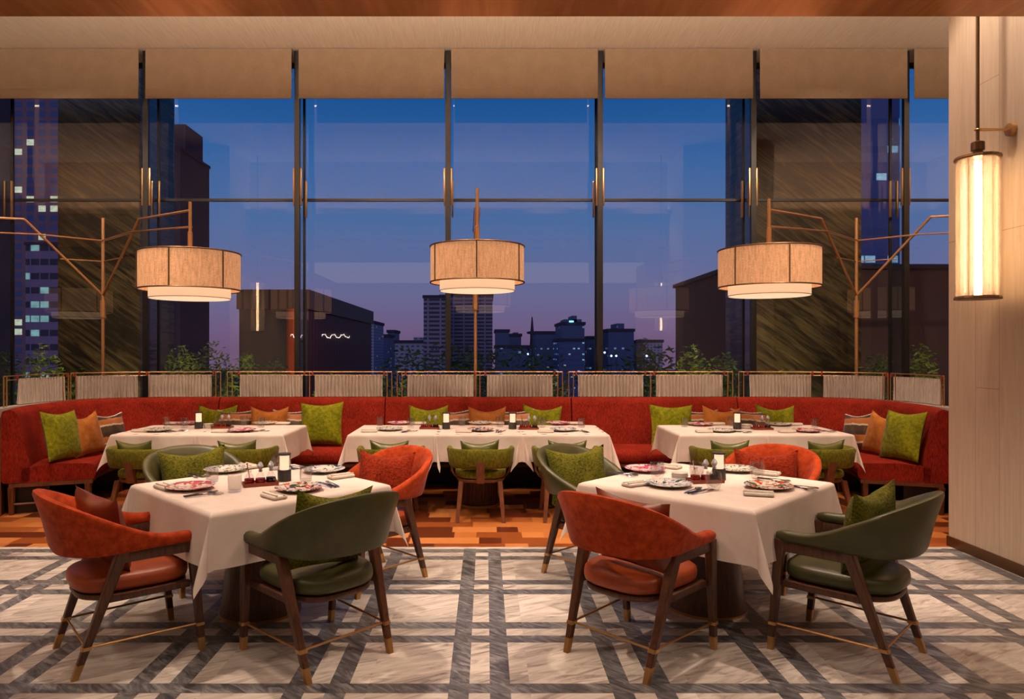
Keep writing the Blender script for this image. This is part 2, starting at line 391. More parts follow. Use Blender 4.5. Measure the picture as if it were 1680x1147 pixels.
for i, x in enumerate(fins):
    q = BM(); bx(q, (x, 9.13, 2.7), (0.068, 0.06, 5.4), 0.004); bx(q, (x, YG-0.02, 2.7), (0.03, 0.03, 5.4))
    f = struct('trim_%d' % (i+2), q, 'black')
    q = BM(); vs = [q.verts.new(p) for p in ((x, 9.16, 0), (x, YG-0.03, 0), (x, YG-0.03, 5.4), (x, 9.16, 5.4))]; q.faces.new(vs)
    obj('fin_pane', q, 'fin_glass', f, smooth=False)
    s = 1 if x < 0 else -1
    for yy, dz in ((9.13, 0.06), (9.40, -0.04)):
        for sx in (-0.045, 0.045):
            q = BM(); bx(q, (x+sx, yy, 3.60+dz), (0.022, 0.03, 0.48), 0.003); obj('patch_fitting', q, 'brass', f)
# blinds between fins
for i in range(len(fins)-1):
    x0, x1 = fins[i]+0.045, fins[i+1]-0.045
    t = thing('roller_blind', 'beige fabric roller blind in the %s window bay from the left of the glazing' % ('outermost', 'first', 'second', 'third', 'fourth', 'fifth', 'sixth', 'last')[i], 'blind', ((x0+x1)/2, 9.02, 5.39), 0, 'roller blinds over the windows')
    q = BM(); bx(q, (0, 0, -0.255), (x1-x0, 0.008, 0.51)); obj('fabric', q, 'blind', t)
    q = BM(); bx(q, (0, -0.004, -0.565), (x1-x0, 0.022, 0.11), 0.008); obj('hem_bar', q, 'blind', t)
    q = BM(); bx(q, (0, -0.004, -0.625), (x1-x0, 0.014, 0.02), 0.004); obj('hem_fold', q, 'blind', t)

# ------------------------------------------------------------------ banquette
XC = -0.09
half = [(-4.50,6.70),(-4.63,7.05),(-4.71,7.45),(-4.72,7.85),(-4.60,8.20),(-4.30,8.46),(-3.85,8.57),(-3.2,8.60),(-2.2,8.60),(-1.1,8.60)]
ctrl = half + [(XC, 8.60)] + [(2*XC - x, y) for x, y in reversed(half)]
def catmull(c, n=10):
    out = []
    for i in range(len(c)-1):
        p0, p1, p2, p3 = [Vector(c[max(0, min(len(c)-1, k))]) for k in (i-1, i, i+1, i+2)]
        for j in range(n):
            t = j/n
            out.append(0.5*((2*p1)+(-p0+p2)*t+(2*p0-5*p1+4*p2-p3)*t*t+(-p0+3*p1-3*p2+p3)*t**3))
    out.append(Vector(c[-1])); return out
path = catmull(ctrl)
norms = []
for i in range(len(path)):
    d = (path[min(i+1, len(path)-1)] - path[max(i-1, 0)]).normalized()
    norms.append(Vector((d.y, -d.x)))              # points into the room
def pt(i, s): return path[i] + norms[i]*s
def sweep(prof, i0=0, i1=None, gap=0.0):
    q = BM(); i1 = len(path)-1 if i1 is None else i1
    rings = []
    for i in range(i0, i1+1):
        T = Vector((-norms[i].y, norms[i].x)) * (gap if i == i0 else -gap if i == i1 else 0.0)
        rings.append([(pt(i, s).x+T.x, pt(i, s).y+T.y, z) for s, z in prof])
    loft(q, rings); return q
def rnd(prof, r=0.02, n=3):
    out = []
    for i in range(len(prof)):
        a, p, c = Vector(prof[i-1]), Vector(prof[i]), Vector(prof[(i+1) % len(prof)])
        rr = min(r, (a-p).length*0.45, (c-p).length*0.45)
        s, e = p+(a-p).normalized()*rr, p+(c-p).normalized()*rr
        for k in range(n+1):
            t = k/n; out.append(tuple((1-t)**2*s + 2*t*(1-t)*p + t*t*e))
    return out
def path_idx_at(px):
    best = min(range(len(path)), key=lambda i: abs(CX + F*path[i].x/path[i].y - px) if path[i].y > 7.9 else 1e9)
    return best
seams = [0, path_idx_at(367), path_idx_at(640), path_idx_at(932), path_idx_at(1206), len(path)-1]
banq = thing('banquette', 'long curved red upholstered banquette under the windows', 'sofa', (0,0,0))
back_prof = rnd([(-0.06,0.302),(-0.06,0.99),(0.03,1.0),(0.075,0.95),(0.17,0.46),(0.17,0.302)], 0.035)
seat_prof = rnd([(0.10,0.30),(0.10,0.44),(0.35,0.475),(0.69,0.455),(0.73,0.40),(0.72,0.30)], 0.04)
for a, c in zip(seams, seams[1:]):
    obj('backrest', sweep(back_prof, a, c, 0.006), 'banq', banq, angle=50)
    obj('seat', sweep(seat_prof, a, c, 0.006), 'banq', banq, angle=50)
o = obj('back_shell', sweep([(-0.10,0.0),(-0.10,0.93),(-0.062,0.93),(-0.062,0.0)]), 'oak', banq); 
o = obj('seat_rail', sweep([(0.0,0.262),(0.0,0.298),(0.70,0.298),(0.70,0.262)]), 'oak', banq)
o = obj('recessed_plinth', sweep([(0.0,0.0),(0.0,0.262),(0.32,0.262),(0.32,0.0)], 3, len(path)-4), 'black', banq)
for i in (1, len(path)-2):
    for s0 in (0.0, 0.66):
        q = BM(); p = pt(i, s0 if s0 else 0.02); sqleg(q, (p.x, p.y, 0), (p.x, p.y, 0.263), 0.035, 0.055); obj('leg', q, 'oak', banq)
    q = BM(); tube(q, [(*pt(i, 0.02), 0.10), (*pt(i, 0.66), 0.10)], 0.012, 6); obj('stretcher', q, 'oak', banq)
for px in (180, 366, 545, 640, 932, 1040, 1206, 1430):
    i = path_idx_at(px); p = pt(i, 0.62); q = BM(); sqleg(q, (p.x, p.y, 0), (p.x, p.y, 0.263), 0.03, 0.05); obj('leg', q, 'oak', banq)
# low marble partition behind
q = sweep([(-0.20,0),(-0.20,0.975),(-0.33,0.975),(-0.33,0)]); struct('wall_partition', q, 'marble_wall', 'low pale marble partition behind the banquette')

# screens and cafe curtains on the partition
S_R = -0.26; ZR = 1.28
def idx_px(px):                                     # point along the rail line seen at px
    return min(range(len(path)), key=lambda i: abs(CX + F*pt(i, S_R).x/pt(i, S_R).y - px))
arc = [0.0]
rail = [pt(i, S_R) for i in range(len(path))]
for i in range(1, len(rail)): arc.append(arc[-1] + (rail[i]-rail[i-1]).length)
def rail_at(t):
    t = max(0, min(arc[-1]-1e-6, t)); i = 0
    while arc[i+1] < t: i += 1
    u = (t-arc[i])/(arc[i+1]-arc[i]); return rail[i].lerp(rail[i+1], u)
def rail_t(px):
    lo, bestt, be = 0, 0, 1e9
    n = 4000
    for k in range(n+1):
        t = arc[-1]*k/n; p = rail_at(t); e = abs(CX + F*p.x/p.y - px)
        if e < be: be, bestt = e, t
    return bestt
frames = [(6, 112), (116, 362), (373, 643), (652, 923), (933, 1202), (1212, 1457), (1461, 1549)]
curts = [(30,107),(124,226),(244,348),(394,497),(516,628),(668,777),(799,907),(948,1056),(1076,1185),(1229,1330),(1351,1452),(1465,1544)]
words = ['leftmost','second','third','fourth','fifth','sixth','seventh','eighth','ninth','tenth','eleventh','rightmost']
fw = ['far left end','left curve','left of the middle','middle','right of the middle','right curve','far right end']
rt = {}
for fi, (a, c) in enumerate(frames):
    ta, tc = rail_t(a), rail_t(c)
    t = thing('screen_frame', 'slim bronze screen frame on the partition at the %s of the row' % fw[fi], 'screen', (*rail_at(ta), 0.975), 0, 'bronze screen frames behind the banquette')
    o0 = Vector((*rail_at(ta), 0.975))
    def loc(tt, z): return Vector((*rail_at(tt), z)) - o0
    n = 10
    q = BM(); tube(q, [loc(ta+(tc-ta)*k/n, ZR+0.012) for k in range(n+1)], 0.006, 6); obj('rail', q, 'bronze', t)
    q = BM(); tube(q, [loc(ta+0.05+(tc-ta-0.1)*k/n, ZR-0.03) for k in range(n+1)], 0.004, 6); obj('curtain_rod', q, 'bronze', t)
    mid = (ta+tc)/2
    posts = [ta, ta+0.06, tc-0.06, tc] + ([mid] if c-a > 200 else [])
    for tt in posts:
        q = BM(); tube(q, [loc(tt, 0.975), loc(tt, ZR+0.012)], 0.007, 6); obj('post', q, 'bronze', t)
    tabs = []
    for (u, v) in curts:
        if a <= (u+v)/2 <= c: tabs += [rail_t(u)-0.02, rail_t(v)+0.02]
    for tt in tabs:
        q = BM(); p = loc(tt, ZR-0.006); bx(q, p, (0.022, 0.022, 0.05), 0.004); obj('tab', q, 'copper_tab', t)
for ci, (a, c) in enumerate(curts):
    ta, tc = rail_t(a), rail_t(c); q = BM(); nn = 220; rows = []
    npl = 19; o0 = Vector((*rail_at((ta+tc)/2), 1.04))
    for r in range(7):
        z = ZR-0.022 - (ZR-0.022-0.985)*r/6; row = []
        for k in range(nn+1):
            u = k/nn; p = rail_at(ta+(tc-ta)*u); d = (rail_at(ta+(tc-ta)*min(1, u+0.01)) - rail_at(ta+(tc-ta)*max(0, u-0.01))).normalized()
            nrm = Vector((d.y, -d.x)); am = 0.017 + 0.010*r/6
            off = am*math.sin(2*PI*npl*u + 1.3*math.sin(5*u+ci) + 0.25*r*math.sin(17*u+ci)) + 0.004*math.sin(61*u+ci*2+r*0.3)
            row.append(Vector((p.x+nrm.x*off, p.y+nrm.y*off, z)) - o0)
        rows.append(row)
    loft(q, rows, cap=False, closed=False)
    o = obj('cafe_curtain', q, 'linen', loc=o0, angle=80)
    tag(o, 'short pleated pale linen curtain, %s of the row behind the banquette' % (words[ci] if ci in (0, 11) else words[ci] + ' from the left'), 'curtain', 'short linen curtains behind the banquette')

# ------------------------------------------------------------------ lamps
def lamp(label, pole, shades, z_top, zj, group, yards):
    t = thing('stand_lamp', label, 'lamp', (pole[0], pole[1], 0), 0, group)
    O = Vector((pole[0], pole[1], 0))
    q = BM(); lathe(q, [(0.02,0),(0.17,0),(0.17,0.012),(0.03,0.02)], 28); obj('base', q, 'bronze', t)
    q = BM(); tube(q, [(0,0,0.015),(0,0,z_top)], 0.021, 12); obj('pole', q, 'bronze', t)
    q = BM(); lathe(q, [(0.022, zj-0.28), (0.034, zj-0.28), (0.034, zj-0.06), (0.022, zj-0.06)], 16); obj('sleeve', q, 'bronze', t)
    for (sx, sy, zb, kf, main, stem_top) in shades:
        S = Vector((sx, sy, 0)) - O
        if kf is not None:
            zk, ze = main
            knee = S*kf + Vector((0,0,zk)); end = S + Vector((0,0,ze))
            q = BM(); tube(q, [(0,0,zj), knee], 0.016, 8); tube(q, [knee, end], 0.014, 8); obj('arm', q, 'bronze', t)
            if yards:
                q = BM()
                for sgn in (-1, 1):
                    pr = Vector((-S.y, S.x, 0)).normalized()*0.022*sgn
                    tube(q, [Vector((0,0,yards[0]))+pr, S*kf*0.86+pr+Vector((0,0,yards[0]+0.0)), S+pr+Vector((0,0,ze-0.17))], 0.006, 6)
                obj('brace', q, 'bronze', t)
                q = BM(); tube(q, [(0,0,yards[1]), S*kf*0.56+Vector((0,0,yards[1]-0.01))], 0.007, 6); obj('lower_brace', q, 'bronze', t)
        R, r, hh = 0.492, 0.395, 0.376
        zo = zb + 0.095
        sh = BM(); n = 64
        lathe_open(sh, [(R-0.004, zo+hh), (R, zo+hh), (R, zo), (R-0.004, zo)], n, S); so = obj('shade', sh, 'shade', t)
        for zz in (zo, zo+hh):
            q = BM(); ring(q, S.x, S.y, zz, R+0.003, 0.008, n); obj('rim', q, 'dark_bronze', so)
        for k in range(6):
            an = PI/6 + k*PI/3 if abs(S.x) > 0.3 else -PI/2 + k*PI/3
            q = BM(); bx(q, (S.x+math.cos(an)*(R+0.004), S.y+math.sin(an)*(R+0.004), zo+hh/2), (0.012, 0.008, hh), 0, Matrix.Rotation(0, 3, 'Z')); obj('rib', q, 'dark_bronze', so)
        q = BM(); lathe_open(q, [(r-0.003, zo+0.12), (r, zo+0.12), (r, zb+0.012), (r-0.003, zb+0.012)], n, S); obj('inner_shade', q, 'shade_inner', t)
        q = BM(); ring(q, S.x, S.y, zb+0.008, r, 0.004, n); obj('trim_ring', q, 'brass', t)
        q = BM(); lathe(q, [(0.01, zb+0.004), (r-0.006, zb+0.004), (r-0.006, zb+0.012), (0.01, zb+0.012)], 48, (S.x, S.y, 0)); obj('diffuser', q, 'diffuser', t)
        q = BM(); lathe(q, [(0.01, zo+hh-0.01), (R-0.01, zo+hh-0.01), (R-0.01, zo+hh-0.004), (0.01, zo+hh-0.004)], 48, (S.x, S.y, 0)); obj('top_panel', q, 'shade', t)
        q = BM(); lathe(q, [(0.024, zo+hh-0.01), (0.024, zo+hh+0.22), (0.017, zo+hh+0.225), (0.017, stem_top), (0.012, stem_top)], 14, (S.x, S.y, 0)); obj('stem', q, 'bronze', t)
        if kf is None:
            q = BM(); zz = stem_top-0.20
            for sgn in (-1, 1): tube(q, [(sgn*0.03, 0, zz+0.0), (S.x+sgn*0.03, S.y, zz)], 0.006, 6)
            tube(q, [(0, 0, zz+0.09), (S.x, S.y, zz+0.09)], 0.013, 8); tube(q, [(0,0,zj), (S.x*0.45, S.y*0.45, zz+0.09)], 0.016, 8)
            obj('arm', q, 'bronze', t)
    return t
LAMPL = []
def lathe_open(bm, prof, seg, c):
    rings = [[(c[0]+r*math.cos(2*PI*k/seg), c[1]+r*math.sin(2*PI*k/seg), z) for k in range(seg)] for r, z in prof]
    rings.append(rings[0]); R = loft(bm, rings, cap=False)
    bmesh.ops.remove_doubles(bm, verts=bm.verts, dist=1e-6)
def ring(bm, x, y, z, R, r, n=48, m=6):
    pts = [[(x+(R+r*math.cos(2*PI*j/m))*math.cos(2*PI*k/n), y+(R+r*math.cos(2*PI*j/m))*math.sin(2*PI*k/n), z+r*math.sin(2*PI*j/m)) for j in range(m)] for k in range(n+1)]
    loft(bm, pts, cap=False); bmesh.ops.remove_doubles(bm, verts=bm.verts, dist=1e-6)
PD = 9.03
ZJ = gz(485, PD); ZT = gz(358, PD)
lx, rx_ = gx(169, PD), gx(1405, PD)
def shade_z(ypx, D): return gz(ypx, D)
lamp('bronze branching lamp stand behind the banquette at the left', (lx, PD),
     [(-3.04, 7.31, 2.085, 0.465, (3.08, 3.00), 3.09), (2*lx+3.04, 7.31, 2.085, 0.34, (3.12, 3.0), 3.09)], ZT, ZJ, 'drum shade lamp stands', (gz(395, PD), gz(429, PD)))
lamp('bronze branching lamp stand behind the banquette near the right column', (rx_, PD),
     [(2.876, 7.22, 2.108, 0.459, (3.08, 2.99), 3.10), (2*rx_-2.876, 7.22, 2.108, 0.319, (3.15, 3.0), 3.10)], ZT, ZJ, 'drum shade lamp stands', (gz(395, PD), gz(429, PD)))
lamp('bronze lamp stand with a drum shade over the middle table', (gx(780, PD), PD),
     [(-0.09, 7.5, 2.18, None, None, 3.27)], 3.10, 2.35, 'drum shade lamp stands', None)

def lantern(x, xw, y, label):
    s = 1 if xw > x else -1
    t = thing('pendant_lantern', label, 'lantern', (x, y, 5.4), 0, 'glass column lanterns')
    z0, z1 = 1.93-5.4, 2.91-5.4
    q = BM(); tube(q, [(0,0,0),(0,0,z1+0.12)], 0.011, 10); obj('rod', q, 'dark_bronze', t)
    q = BM(); lathe(q, [(0.02, z1), (0.032, z1+0.02), (0.032, z1+0.05), (0.042, z1+0.055), (0.042, z1+0.11), (0.02, z1+0.12)], 10); obj('collar', q, 'dark_bronze', t, angle=20)
    for zz, nm in ((z1-0.012, 'top_cap'), (z0-0.012, 'bottom_cap')):
        q = BM()
        lathe(q, [(0.01, zz), (0.142 if nm == 'top_cap' else 0.145, zz), (0.146, zz+0.006), (0.140, zz+0.022), (0.01, zz+0.03 if nm == 'top_cap' else zz+0.022)], 16)
        obj(nm, q, 'dark_bronze', t, angle=20)
    q = BM(); lathe(q, [(0.01, z0+0.02), (0.022, z0+0.02), (0.022, z1-0.02), (0.01, z1-0.02)], 16); obj('light_tube', q, 'core', t)
    for k in range(10):
        a = 2*PI*k/10 + 0.2
        q = BM(); bx(q, (0, 0, (z0+z1)/2), (0.012, 0.066, z1-z0-0.02), 0.004, Matrix.Rotation(a, 3, 'Z'))
        bmesh.ops.translate(q, vec=(0.118*math.cos(a), 0.118*math.sin(a), 0), verts=q.verts)
        for sg in (-1, 1): tube(q, [(0.128*math.cos(a+sg*0.25), 0.128*math.sin(a+sg*0.25), z0+0.01), (0.128*math.cos(a+sg*0.25), 0.128*math.sin(a+sg*0.25), z1-0.01)], 0.006, 6)
        obj('glass_blade', q, 'lantern_glass', t)
    zb = 3.11-5.4; d = xw-x
    q = BM(); tube(q, [(d-0.03*s, 0.012, zb), (0, 0.022, zb)], 0.005, 6); tube(q, [(d-0.03*s, -0.012, zb), (0, -0.022, zb)], 0.005, 6)
    ring(q, 0, 0, zb, 0.02, 0.005, 12); obj('bracket', q, 'brass', t)
    q = BM(); lathe(q, [(0.005,0),(0.045,0),(0.045,0.03),(0.005,0.035)], 20)
    bmesh.ops.rotate(q, cent=(0,0,0), matrix=Matrix.Rotation(-s*PI/2, 3, 'Y'), verts=q.verts); bmesh.ops.translate(q, vec=(d, 0, zb), verts=q.verts)
    obj('rosette', q, 'brass', t)
def m_lglass():
    m, nt = new_mat('fluted lantern glass'); o = nt.nodes.new('ShaderNodeOutputMaterial')
    t = nt.nodes.new('ShaderNodeBsdfTransparent'); t.inputs[0].default_value = (1,0.95,0.88,1)
    g = nt.nodes.new('ShaderNodeBsdfTranslucent'); g.inputs[0].default_value = (1,0.92,0.84,1)
    e = nt.nodes.new('ShaderNodeBsdfGlossy'); e.inputs['Roughness'].default_value = 0.15
    m1 = nt.nodes.new('ShaderNodeMixShader'); m1.inputs[0].default_value = 0.22; L(nt, t.outputs[0], m1.inputs[1]); L(nt, g.outputs[0], m1.inputs[2])
    m2 = nt.nodes.new('ShaderNodeMixShader'); m2.inputs[0].default_value = 0.12; L(nt, m1.outputs[0], m2.inputs[1]); L(nt, e.outputs[0], m2.inputs[2])
    L(nt, m2.outputs[0], o.inputs[0]); return m
M['lantern_glass'] = m_lglass()
lantern(3.454, 3.70, 4.99, 'tall fluted glass lantern hanging beside the pale right column')
lantern(-4.50, -4.80, 4.99, 'tall glass lantern by the left column, seen reflected in the window')

# ------------------------------------------------------------------ pillows
def pillow_bm(w, h, t, chop=0.03, seed=0, n=18, ears=0.08):
    q = BM(); rnd_ = random.Random(seed); ph = [rnd_.uniform(0, 6) for _ in range(6)]
    for side in (1, -1):
        rows = []
        for j in range(n+1):
            v = -1+2*j/n; row = []
            for i in range(n+1):
                u = -1+2*i/n
                x = w/2*u*(1-ears*(1-v*v)); z = h/2*v*(1-ears*(1-u*u))
                z -= chop*(1-abs(u)**1.6)*max(0, (v+0.3)/1.3)**1.5
                e = max(0, (1-u*u)*(1-v*v))
                th = t/2*e**0.42*(1+0.10*math.sin(4*u+ph[0])*math.cos(3*v+ph[1])+0.05*math.sin(9*u+5*v+ph[2]))
                row.append((x, side*th, z+h/2))
            rows.append(row)
        loft(q, rows, cap=False, closed=False)
    bmesh.ops.remove_doubles(q, verts=q.verts, dist=1e-5); return q
def pillow_proto(name, w, h, t, mat, seed=0, chop=0.03, piping=None, cat='pillow'):
    o = obj(name, pillow_bm(w, h, t, chop, seed), mat, angle=60); return {'root': o, 'cat': cat}
def place_pillow(proto, label, x, y, z, yaw=0, lean=15, roll=0, group=None):
    o = proto['root']
    if proto.get('used'):
        o = dup(o)
    proto['used'] = True
    o.rotation_euler = (math.radians(lean), math.radians(roll), math.radians(yaw)); o.rotation_mode = 'XYZ'
    o.location = (x, y, z); return tag(o, label, 'pillow', group)
def top_edge(w, h, chop, ears=0.08):
    pts = []
    for k in range(25):
        u = -1+2*k/24; pts.append((w/2*u, 0, h/2*(1-ears*(1-u*u)) - chop*(1-abs(u)**1.6) + h/2))
    return pts
GV = pillow_proto('throw_pillow', 0.46, 0.46, 0.15, 'green_velvet', 3, 0.05)
GV2 = pillow_proto('throw_pillow', 0.50, 0.50, 0.15, 'green_velvet', 5, 0.02)
TS = pillow_proto('throw_pillow', 0.44, 0.45, 0.14, 'tan_silk', 8, 0.05)
PT = pillow_proto('throw_pillow', 0.44, 0.395, 0.12, 'pattern', 11, 0.02)
q = BM(); tp_ = top_edge(0.44, 0.395, 0.02)
tube(q, tp_, [0.007+0.004*(k % 2) for k in range(25)], 6); obj('fringe', q, 'linen', PT['root'])
bp = 'pillows on the red banquette'
zs = 0.478
def bpil(proto, label, px, y, yaw=0, lean=-14, z=zs, roll=0): place_pillow(proto, label, gx(px, y), y, z, yaw, lean, roll, bp)
YL = 1
bpil(GV2, 'bright green pillow standing at the left end of the banquette', 110, 7.03, 84, -14, roll=3)
bpil(TS, 'tan pillow beside the bright green pillow at the left end of the banquette', 150, 7.38, 80, -14, roll=-3)
bpil(PT, 'brown banded pillow in the left corner of the banquette', 188, 7.74, 80, -12)
bpil(GV, 'green pillow behind the lamp of the left back table', 352, 8.24)
bpil(PT, 'brown banded pillow left of the tan pillow behind the left back table', 384, 8.21, 3)
bpil(TS, 'tan leathery pillow behind the left back table', 438, 8.10)
bpil(PT, 'brown banded pillow right of the tan pillow behind the left back table', 474, 8.21, -2)
bpil(GV2, 'bright green pillow between the left and the middle back table', 526, 8.08, -3, -14, roll=-2)
bpil(GV, 'green pillow behind the left end of the middle back table', 702, 8.20, 0)
bpil(PT, 'brown banded pillow left of the tan pillow behind the middle back table', 750, 8.21, 4, roll=-4)
bpil(TS, 'tan leathery pillow behind the middle back table', 799, 8.10)
bpil(PT, 'brown banded pillow right of the tan pillow behind the middle back table', 848, 8.21, -4, roll=-3)
bpil(GV, 'green pillow behind the right end of the middle back table', 888, 8.22, 0, roll=3)
bpil(GV2, 'bright green pillow at the left end of the right back table', 1104, 8.14, 0, -16, z=0.45, roll=1)
bpil(PT, 'brown banded pillow left of the tan pillow behind the right back table', 1152, 8.21, 3)
bpil(TS, 'tan leathery pillow behind the right back table', 1184, 8.11, roll=4)
bpil(PT, 'brown banded pillow right of the tan pillow behind the right back table', 1230, 8.21, -2, roll=4)
bpil(GV, 'green pillow behind the lamp of the right back table', 1275, 8.24, 0, roll=2)
bpil(PT, 'brown banded pillow in the right corner of the banquette', 1402, 7.74, -80, -12, roll=-6)
bpil(TS, 'tan pillow beside the bright green pillow at the right end of the banquette', 1437, 7.40, -80, -14, roll=4)
bpil(GV2, 'bright green pillow standing at the right end of the banquette', 1473, 7.02, -78, -14, roll=-2)

# ------------------------------------------------------------------ armchairs
def smooth(t): t = max(0, min(1, t)); return t*t*(3-2*t)
def shell_bm():
    q = BM(); pts = []
    yf, yb, rr, W = 0.25, -0.33, 0.30, 0.287
    ys = yb + rr
    n1, n2 = 10, 30
    for k in range(n1): pts.append((-W, yf + (ys-yf)*k/n1, Vector((-1,0))))
    for k in range(n2+1):
        a = PI + PI*k/n2
        ca, sa = math.cos(a), math.sin(a)
        e = 0.80
        x = W*math.copysign(abs(ca)**e, ca); y = ys + rr*math.copysign(abs(sa)**e, sa)
        pts.append((x, y, Vector((ca, sa)).normalized()))
    for k in range(1, n1+1): pts.append((W, ys + (yf-ys)*k/n1, Vector((1,0))))
    rings = []
    npt = len(pts)
    for i, (x, y, nr) in enumerate(pts):
        b = smooth((0.17 - y)/0.50)                       # 0 on the arm, 1 at the back
        zlo = 0.583 - 0.012*b; ztop = 0.637 + 0.232*b**1.25*(1-0.26*min(1, abs(x)/W)**2.2)
        end = min(i, npt-1-i); k = {0: 0.55, 1: 0.9}.get(end, 1.0)
        hh = (ztop-zlo)*k; zc = (ztop+zlo)/2; th = (0.062 - 0.016*b)*k; lean = 0.075*b
        prof = []
        for (u, v) in ((-1,-0.7),(-0.7,-1),(0.7,-1),(1,-0.7),(1,0),(1,0.7),(0.6,0.98),(0,1.04),(-0.6,0.98),(-1,0.7),(-1,0)):
            rr_ = min(0.03, hh/2*0.9)
            zz = zc + math.copysign(max(0, hh/2 - (1-abs(v))*rr_*2 if abs(v) > 0.5 else 0), v) if abs(v) > 0.5 else zc
            off = u*th/2 + lean*max(0.0, (zz-zlo)/max(0.01, ztop-zlo))**1.3
            prof.append((x+nr.x*off, y+nr.y*off, zz))
        rings.append(prof)
    loft(q, rings); return q
def seat_bm(wf, wb, y0, y1, z0, z1, n=40, pw=3.2):
    q = BM(); rings = []
    def outline(k, z):
        out = []
        for i in range(n):
            a = 2*PI*i/n; ca, sa = math.cos(a), math.sin(a)
            e = 2/pw
            ux = math.copysign(abs(ca)**e, ca); uy = math.copysign(abs(sa)**(2/2.6 if sa < 0 else e*0.8), sa)
            w = wf + (wb-wf)*(1-uy)/2
            out.append((ux*w*k, (y0+y1)/2 + uy*(y1-y0)/2*k, z))
        return out
    r = min(0.028, (z1-z0)*0.4)
    for k, z in ((0.93, z0), (0.985, z0+r*0.4), (1.0, z0+r), (1.0, z1-r*1.2), (0.985, z1-r*0.5), (0.94, z1-0.004), (0.8, z1+0.004), (0.45, z1+0.010), (0.1, z1+0.012)):
        rings.append(outline(k, z))
    loft(q, rings); return q
def armchair(mat_shell, mat_seat, name_lbl):
    t = thing('armchair', name_lbl, 'chair')
    obj('backrest', shell_bm(), mat_shell, t, angle=60)
    obj('seat', seat_bm(0.255, 0.235, -0.275, 0.27, 0.375, 0.455), mat_seat, t, angle=60)
    obj('seat_frame', seat_bm(0.25, 0.225, -0.26, 0.262, 0.335, 0.372), 'walnut', t, angle=40)
    fl = {}
    for s in (-1, 1):
        for nm, p0, p1, w0, w1 in (('f', (s*0.268, 0.292, 0), (s*0.28, 0.235, 0.586), 0.03, 0.05), ('r', (s*0.240, -0.290, 0), (s*0.272, -0.085, 0.586), 0.03, 0.056)):
            p0v, p1v = Vector(p0), Vector(p1)
            def pz(z): return p0v.lerp(p1v, z/0.586)
            q = BM(); sqleg(q, pz(0.07), p1, w0+0.003, w1); leg = obj('leg', q, 'walnut', t, angle=30)
            q = BM(); sqleg(q, p0, pz(0.07), w0, w0+0.005); obj('foot_cap', q, 'brass', leg, angle=30)
            q = BM(); sqleg(q, pz(0.134), pz(0.15), w0+0.014, w0+0.014); obj('collar', q, 'brass', leg, angle=30)
            fl[(nm, s)] = pz(0.142)
        q = BM(); v = bx(q, (s*0.277, 0.075, 0.556), (0.036, 0.37, 0.058), 0.006); obj('arm_rail', q, 'walnut', t)
        q = BM(); bx(q, (s*0.248, 0.04, 0.355), (0.032, 0.39, 0.034), 0.004); obj('side_rail', q, 'walnut', t)
    for a, c in ((('f',-1),('r',-1)), (('f',1),('r',1)), (('r',-1),('r',1))):
        q = BM(); tube(q, [fl[a], fl[c]], 0.006, 6); obj('stretcher', q, 'brass', t)
    return t
def arm_label(col, where): return col + ' armchair ' + where
orange0 = {'root': armchair('orange_velvet', 'rust_leather', 'x'), 'cat': 'chair'}
green0 = {'root': armchair('olive_leather', 'olive_leather', 'x'), 'cat': 'chair'}
T1 = (-1.354, 4.275); T2 = (1.345, 4.335)
def place_chair(p, label, x, y, facing, group): return inst(p, label, (x, y, 0), math.radians(facing-90), group)
CH = [
 (orange0, 'orange velvet', 'at the near left of the left front table', -1.877, 3.728, 40),
 (green0, 'olive green leather', 'at the near right of the left front table', -0.870, 3.700, 135.7),
 (green0, 'olive green leather', 'at the far left of the left front table', -1.93, 4.88, -45),
 (orange0, 'orange velvet', 'at the far right of the left front table', -0.79, 4.86, -135),
 (orange0, 'orange velvet', 'at the near left of the right front table', 0.795, 3.706, 44),
 (green0, 'olive green leather', 'at the near right of the right front table', 1.886, 3.705, 135.6),
 (green0, 'olive green leather', 'at the far left of the right front table', 0.78, 4.95, -46),
 (orange0, 'orange velvet', 'at the far right of the right front table', 1.905, 4.93, -134),
]
for p, c, w, x, y, a in CH: place_chair(p, arm_label(c, w), x, y, a, 'armchairs around the front tables')
RL = pillow_proto('chair_pillow', 0.44, 0.44, 0.14, 'rust_dark', 21, 0.02)
RL['root'].scale = (1, 1, 0.88)
RW = pillow_proto('chair_pillow', 0.44, 0.40, 0.14, 'rust_woven', 22, 0.04)
GB = pillow_proto('chair_pillow', 0.45, 0.42, 0.15, 'green_boucle', 23, 0.04)
def cpil(proto, label, ch, dy=-0.10, dx=0.0, yaw=0, lean=-16, z=0.466, roll=0):
    x, y, a = ch[3], ch[4], math.radians(ch[5]-90)
    place_pillow(proto, label, x + dx*math.cos(a) - dy*math.sin(a), y + dx*math.sin(a) + dy*math.cos(a), z, ch[5]-90+yaw, -lean, roll, 'pillows in the armchairs')
cpil(RL, 'cognac leather pillow in the orange armchair left of the left front table', CH[0], -0.09, 0.0, 14, -12, roll=4)
cpil(GB, 'dark green textured pillow in the green armchair near right of the left front table', CH[1], -0.10, -0.05, 0, -12, roll=5)
cpil(GB, 'green textured pillow in the armchair far left of the left front table', CH[2], -0.12, 0.0, -14, -16, roll=3)
cpil(RW, 'rust woven pillow in the orange armchair far right of the left front table', CH[3], -0.10, 0.02, 26, -16, roll=0)
cpil(RL, 'cognac leather pillow in the orange armchair near left of the right front table', CH[4], -0.10, 0.06, 0, -12, roll=3)
cpil(GB, 'green textured pillow in the green armchair near right of the right front table', CH[5], -0.07, 0.0, -8, -10, roll=-3)
cpil(GB, 'green textured pillow in the armchair far left of the right front table', CH[6], -0.12, 0.02, -30, -16, roll=2)
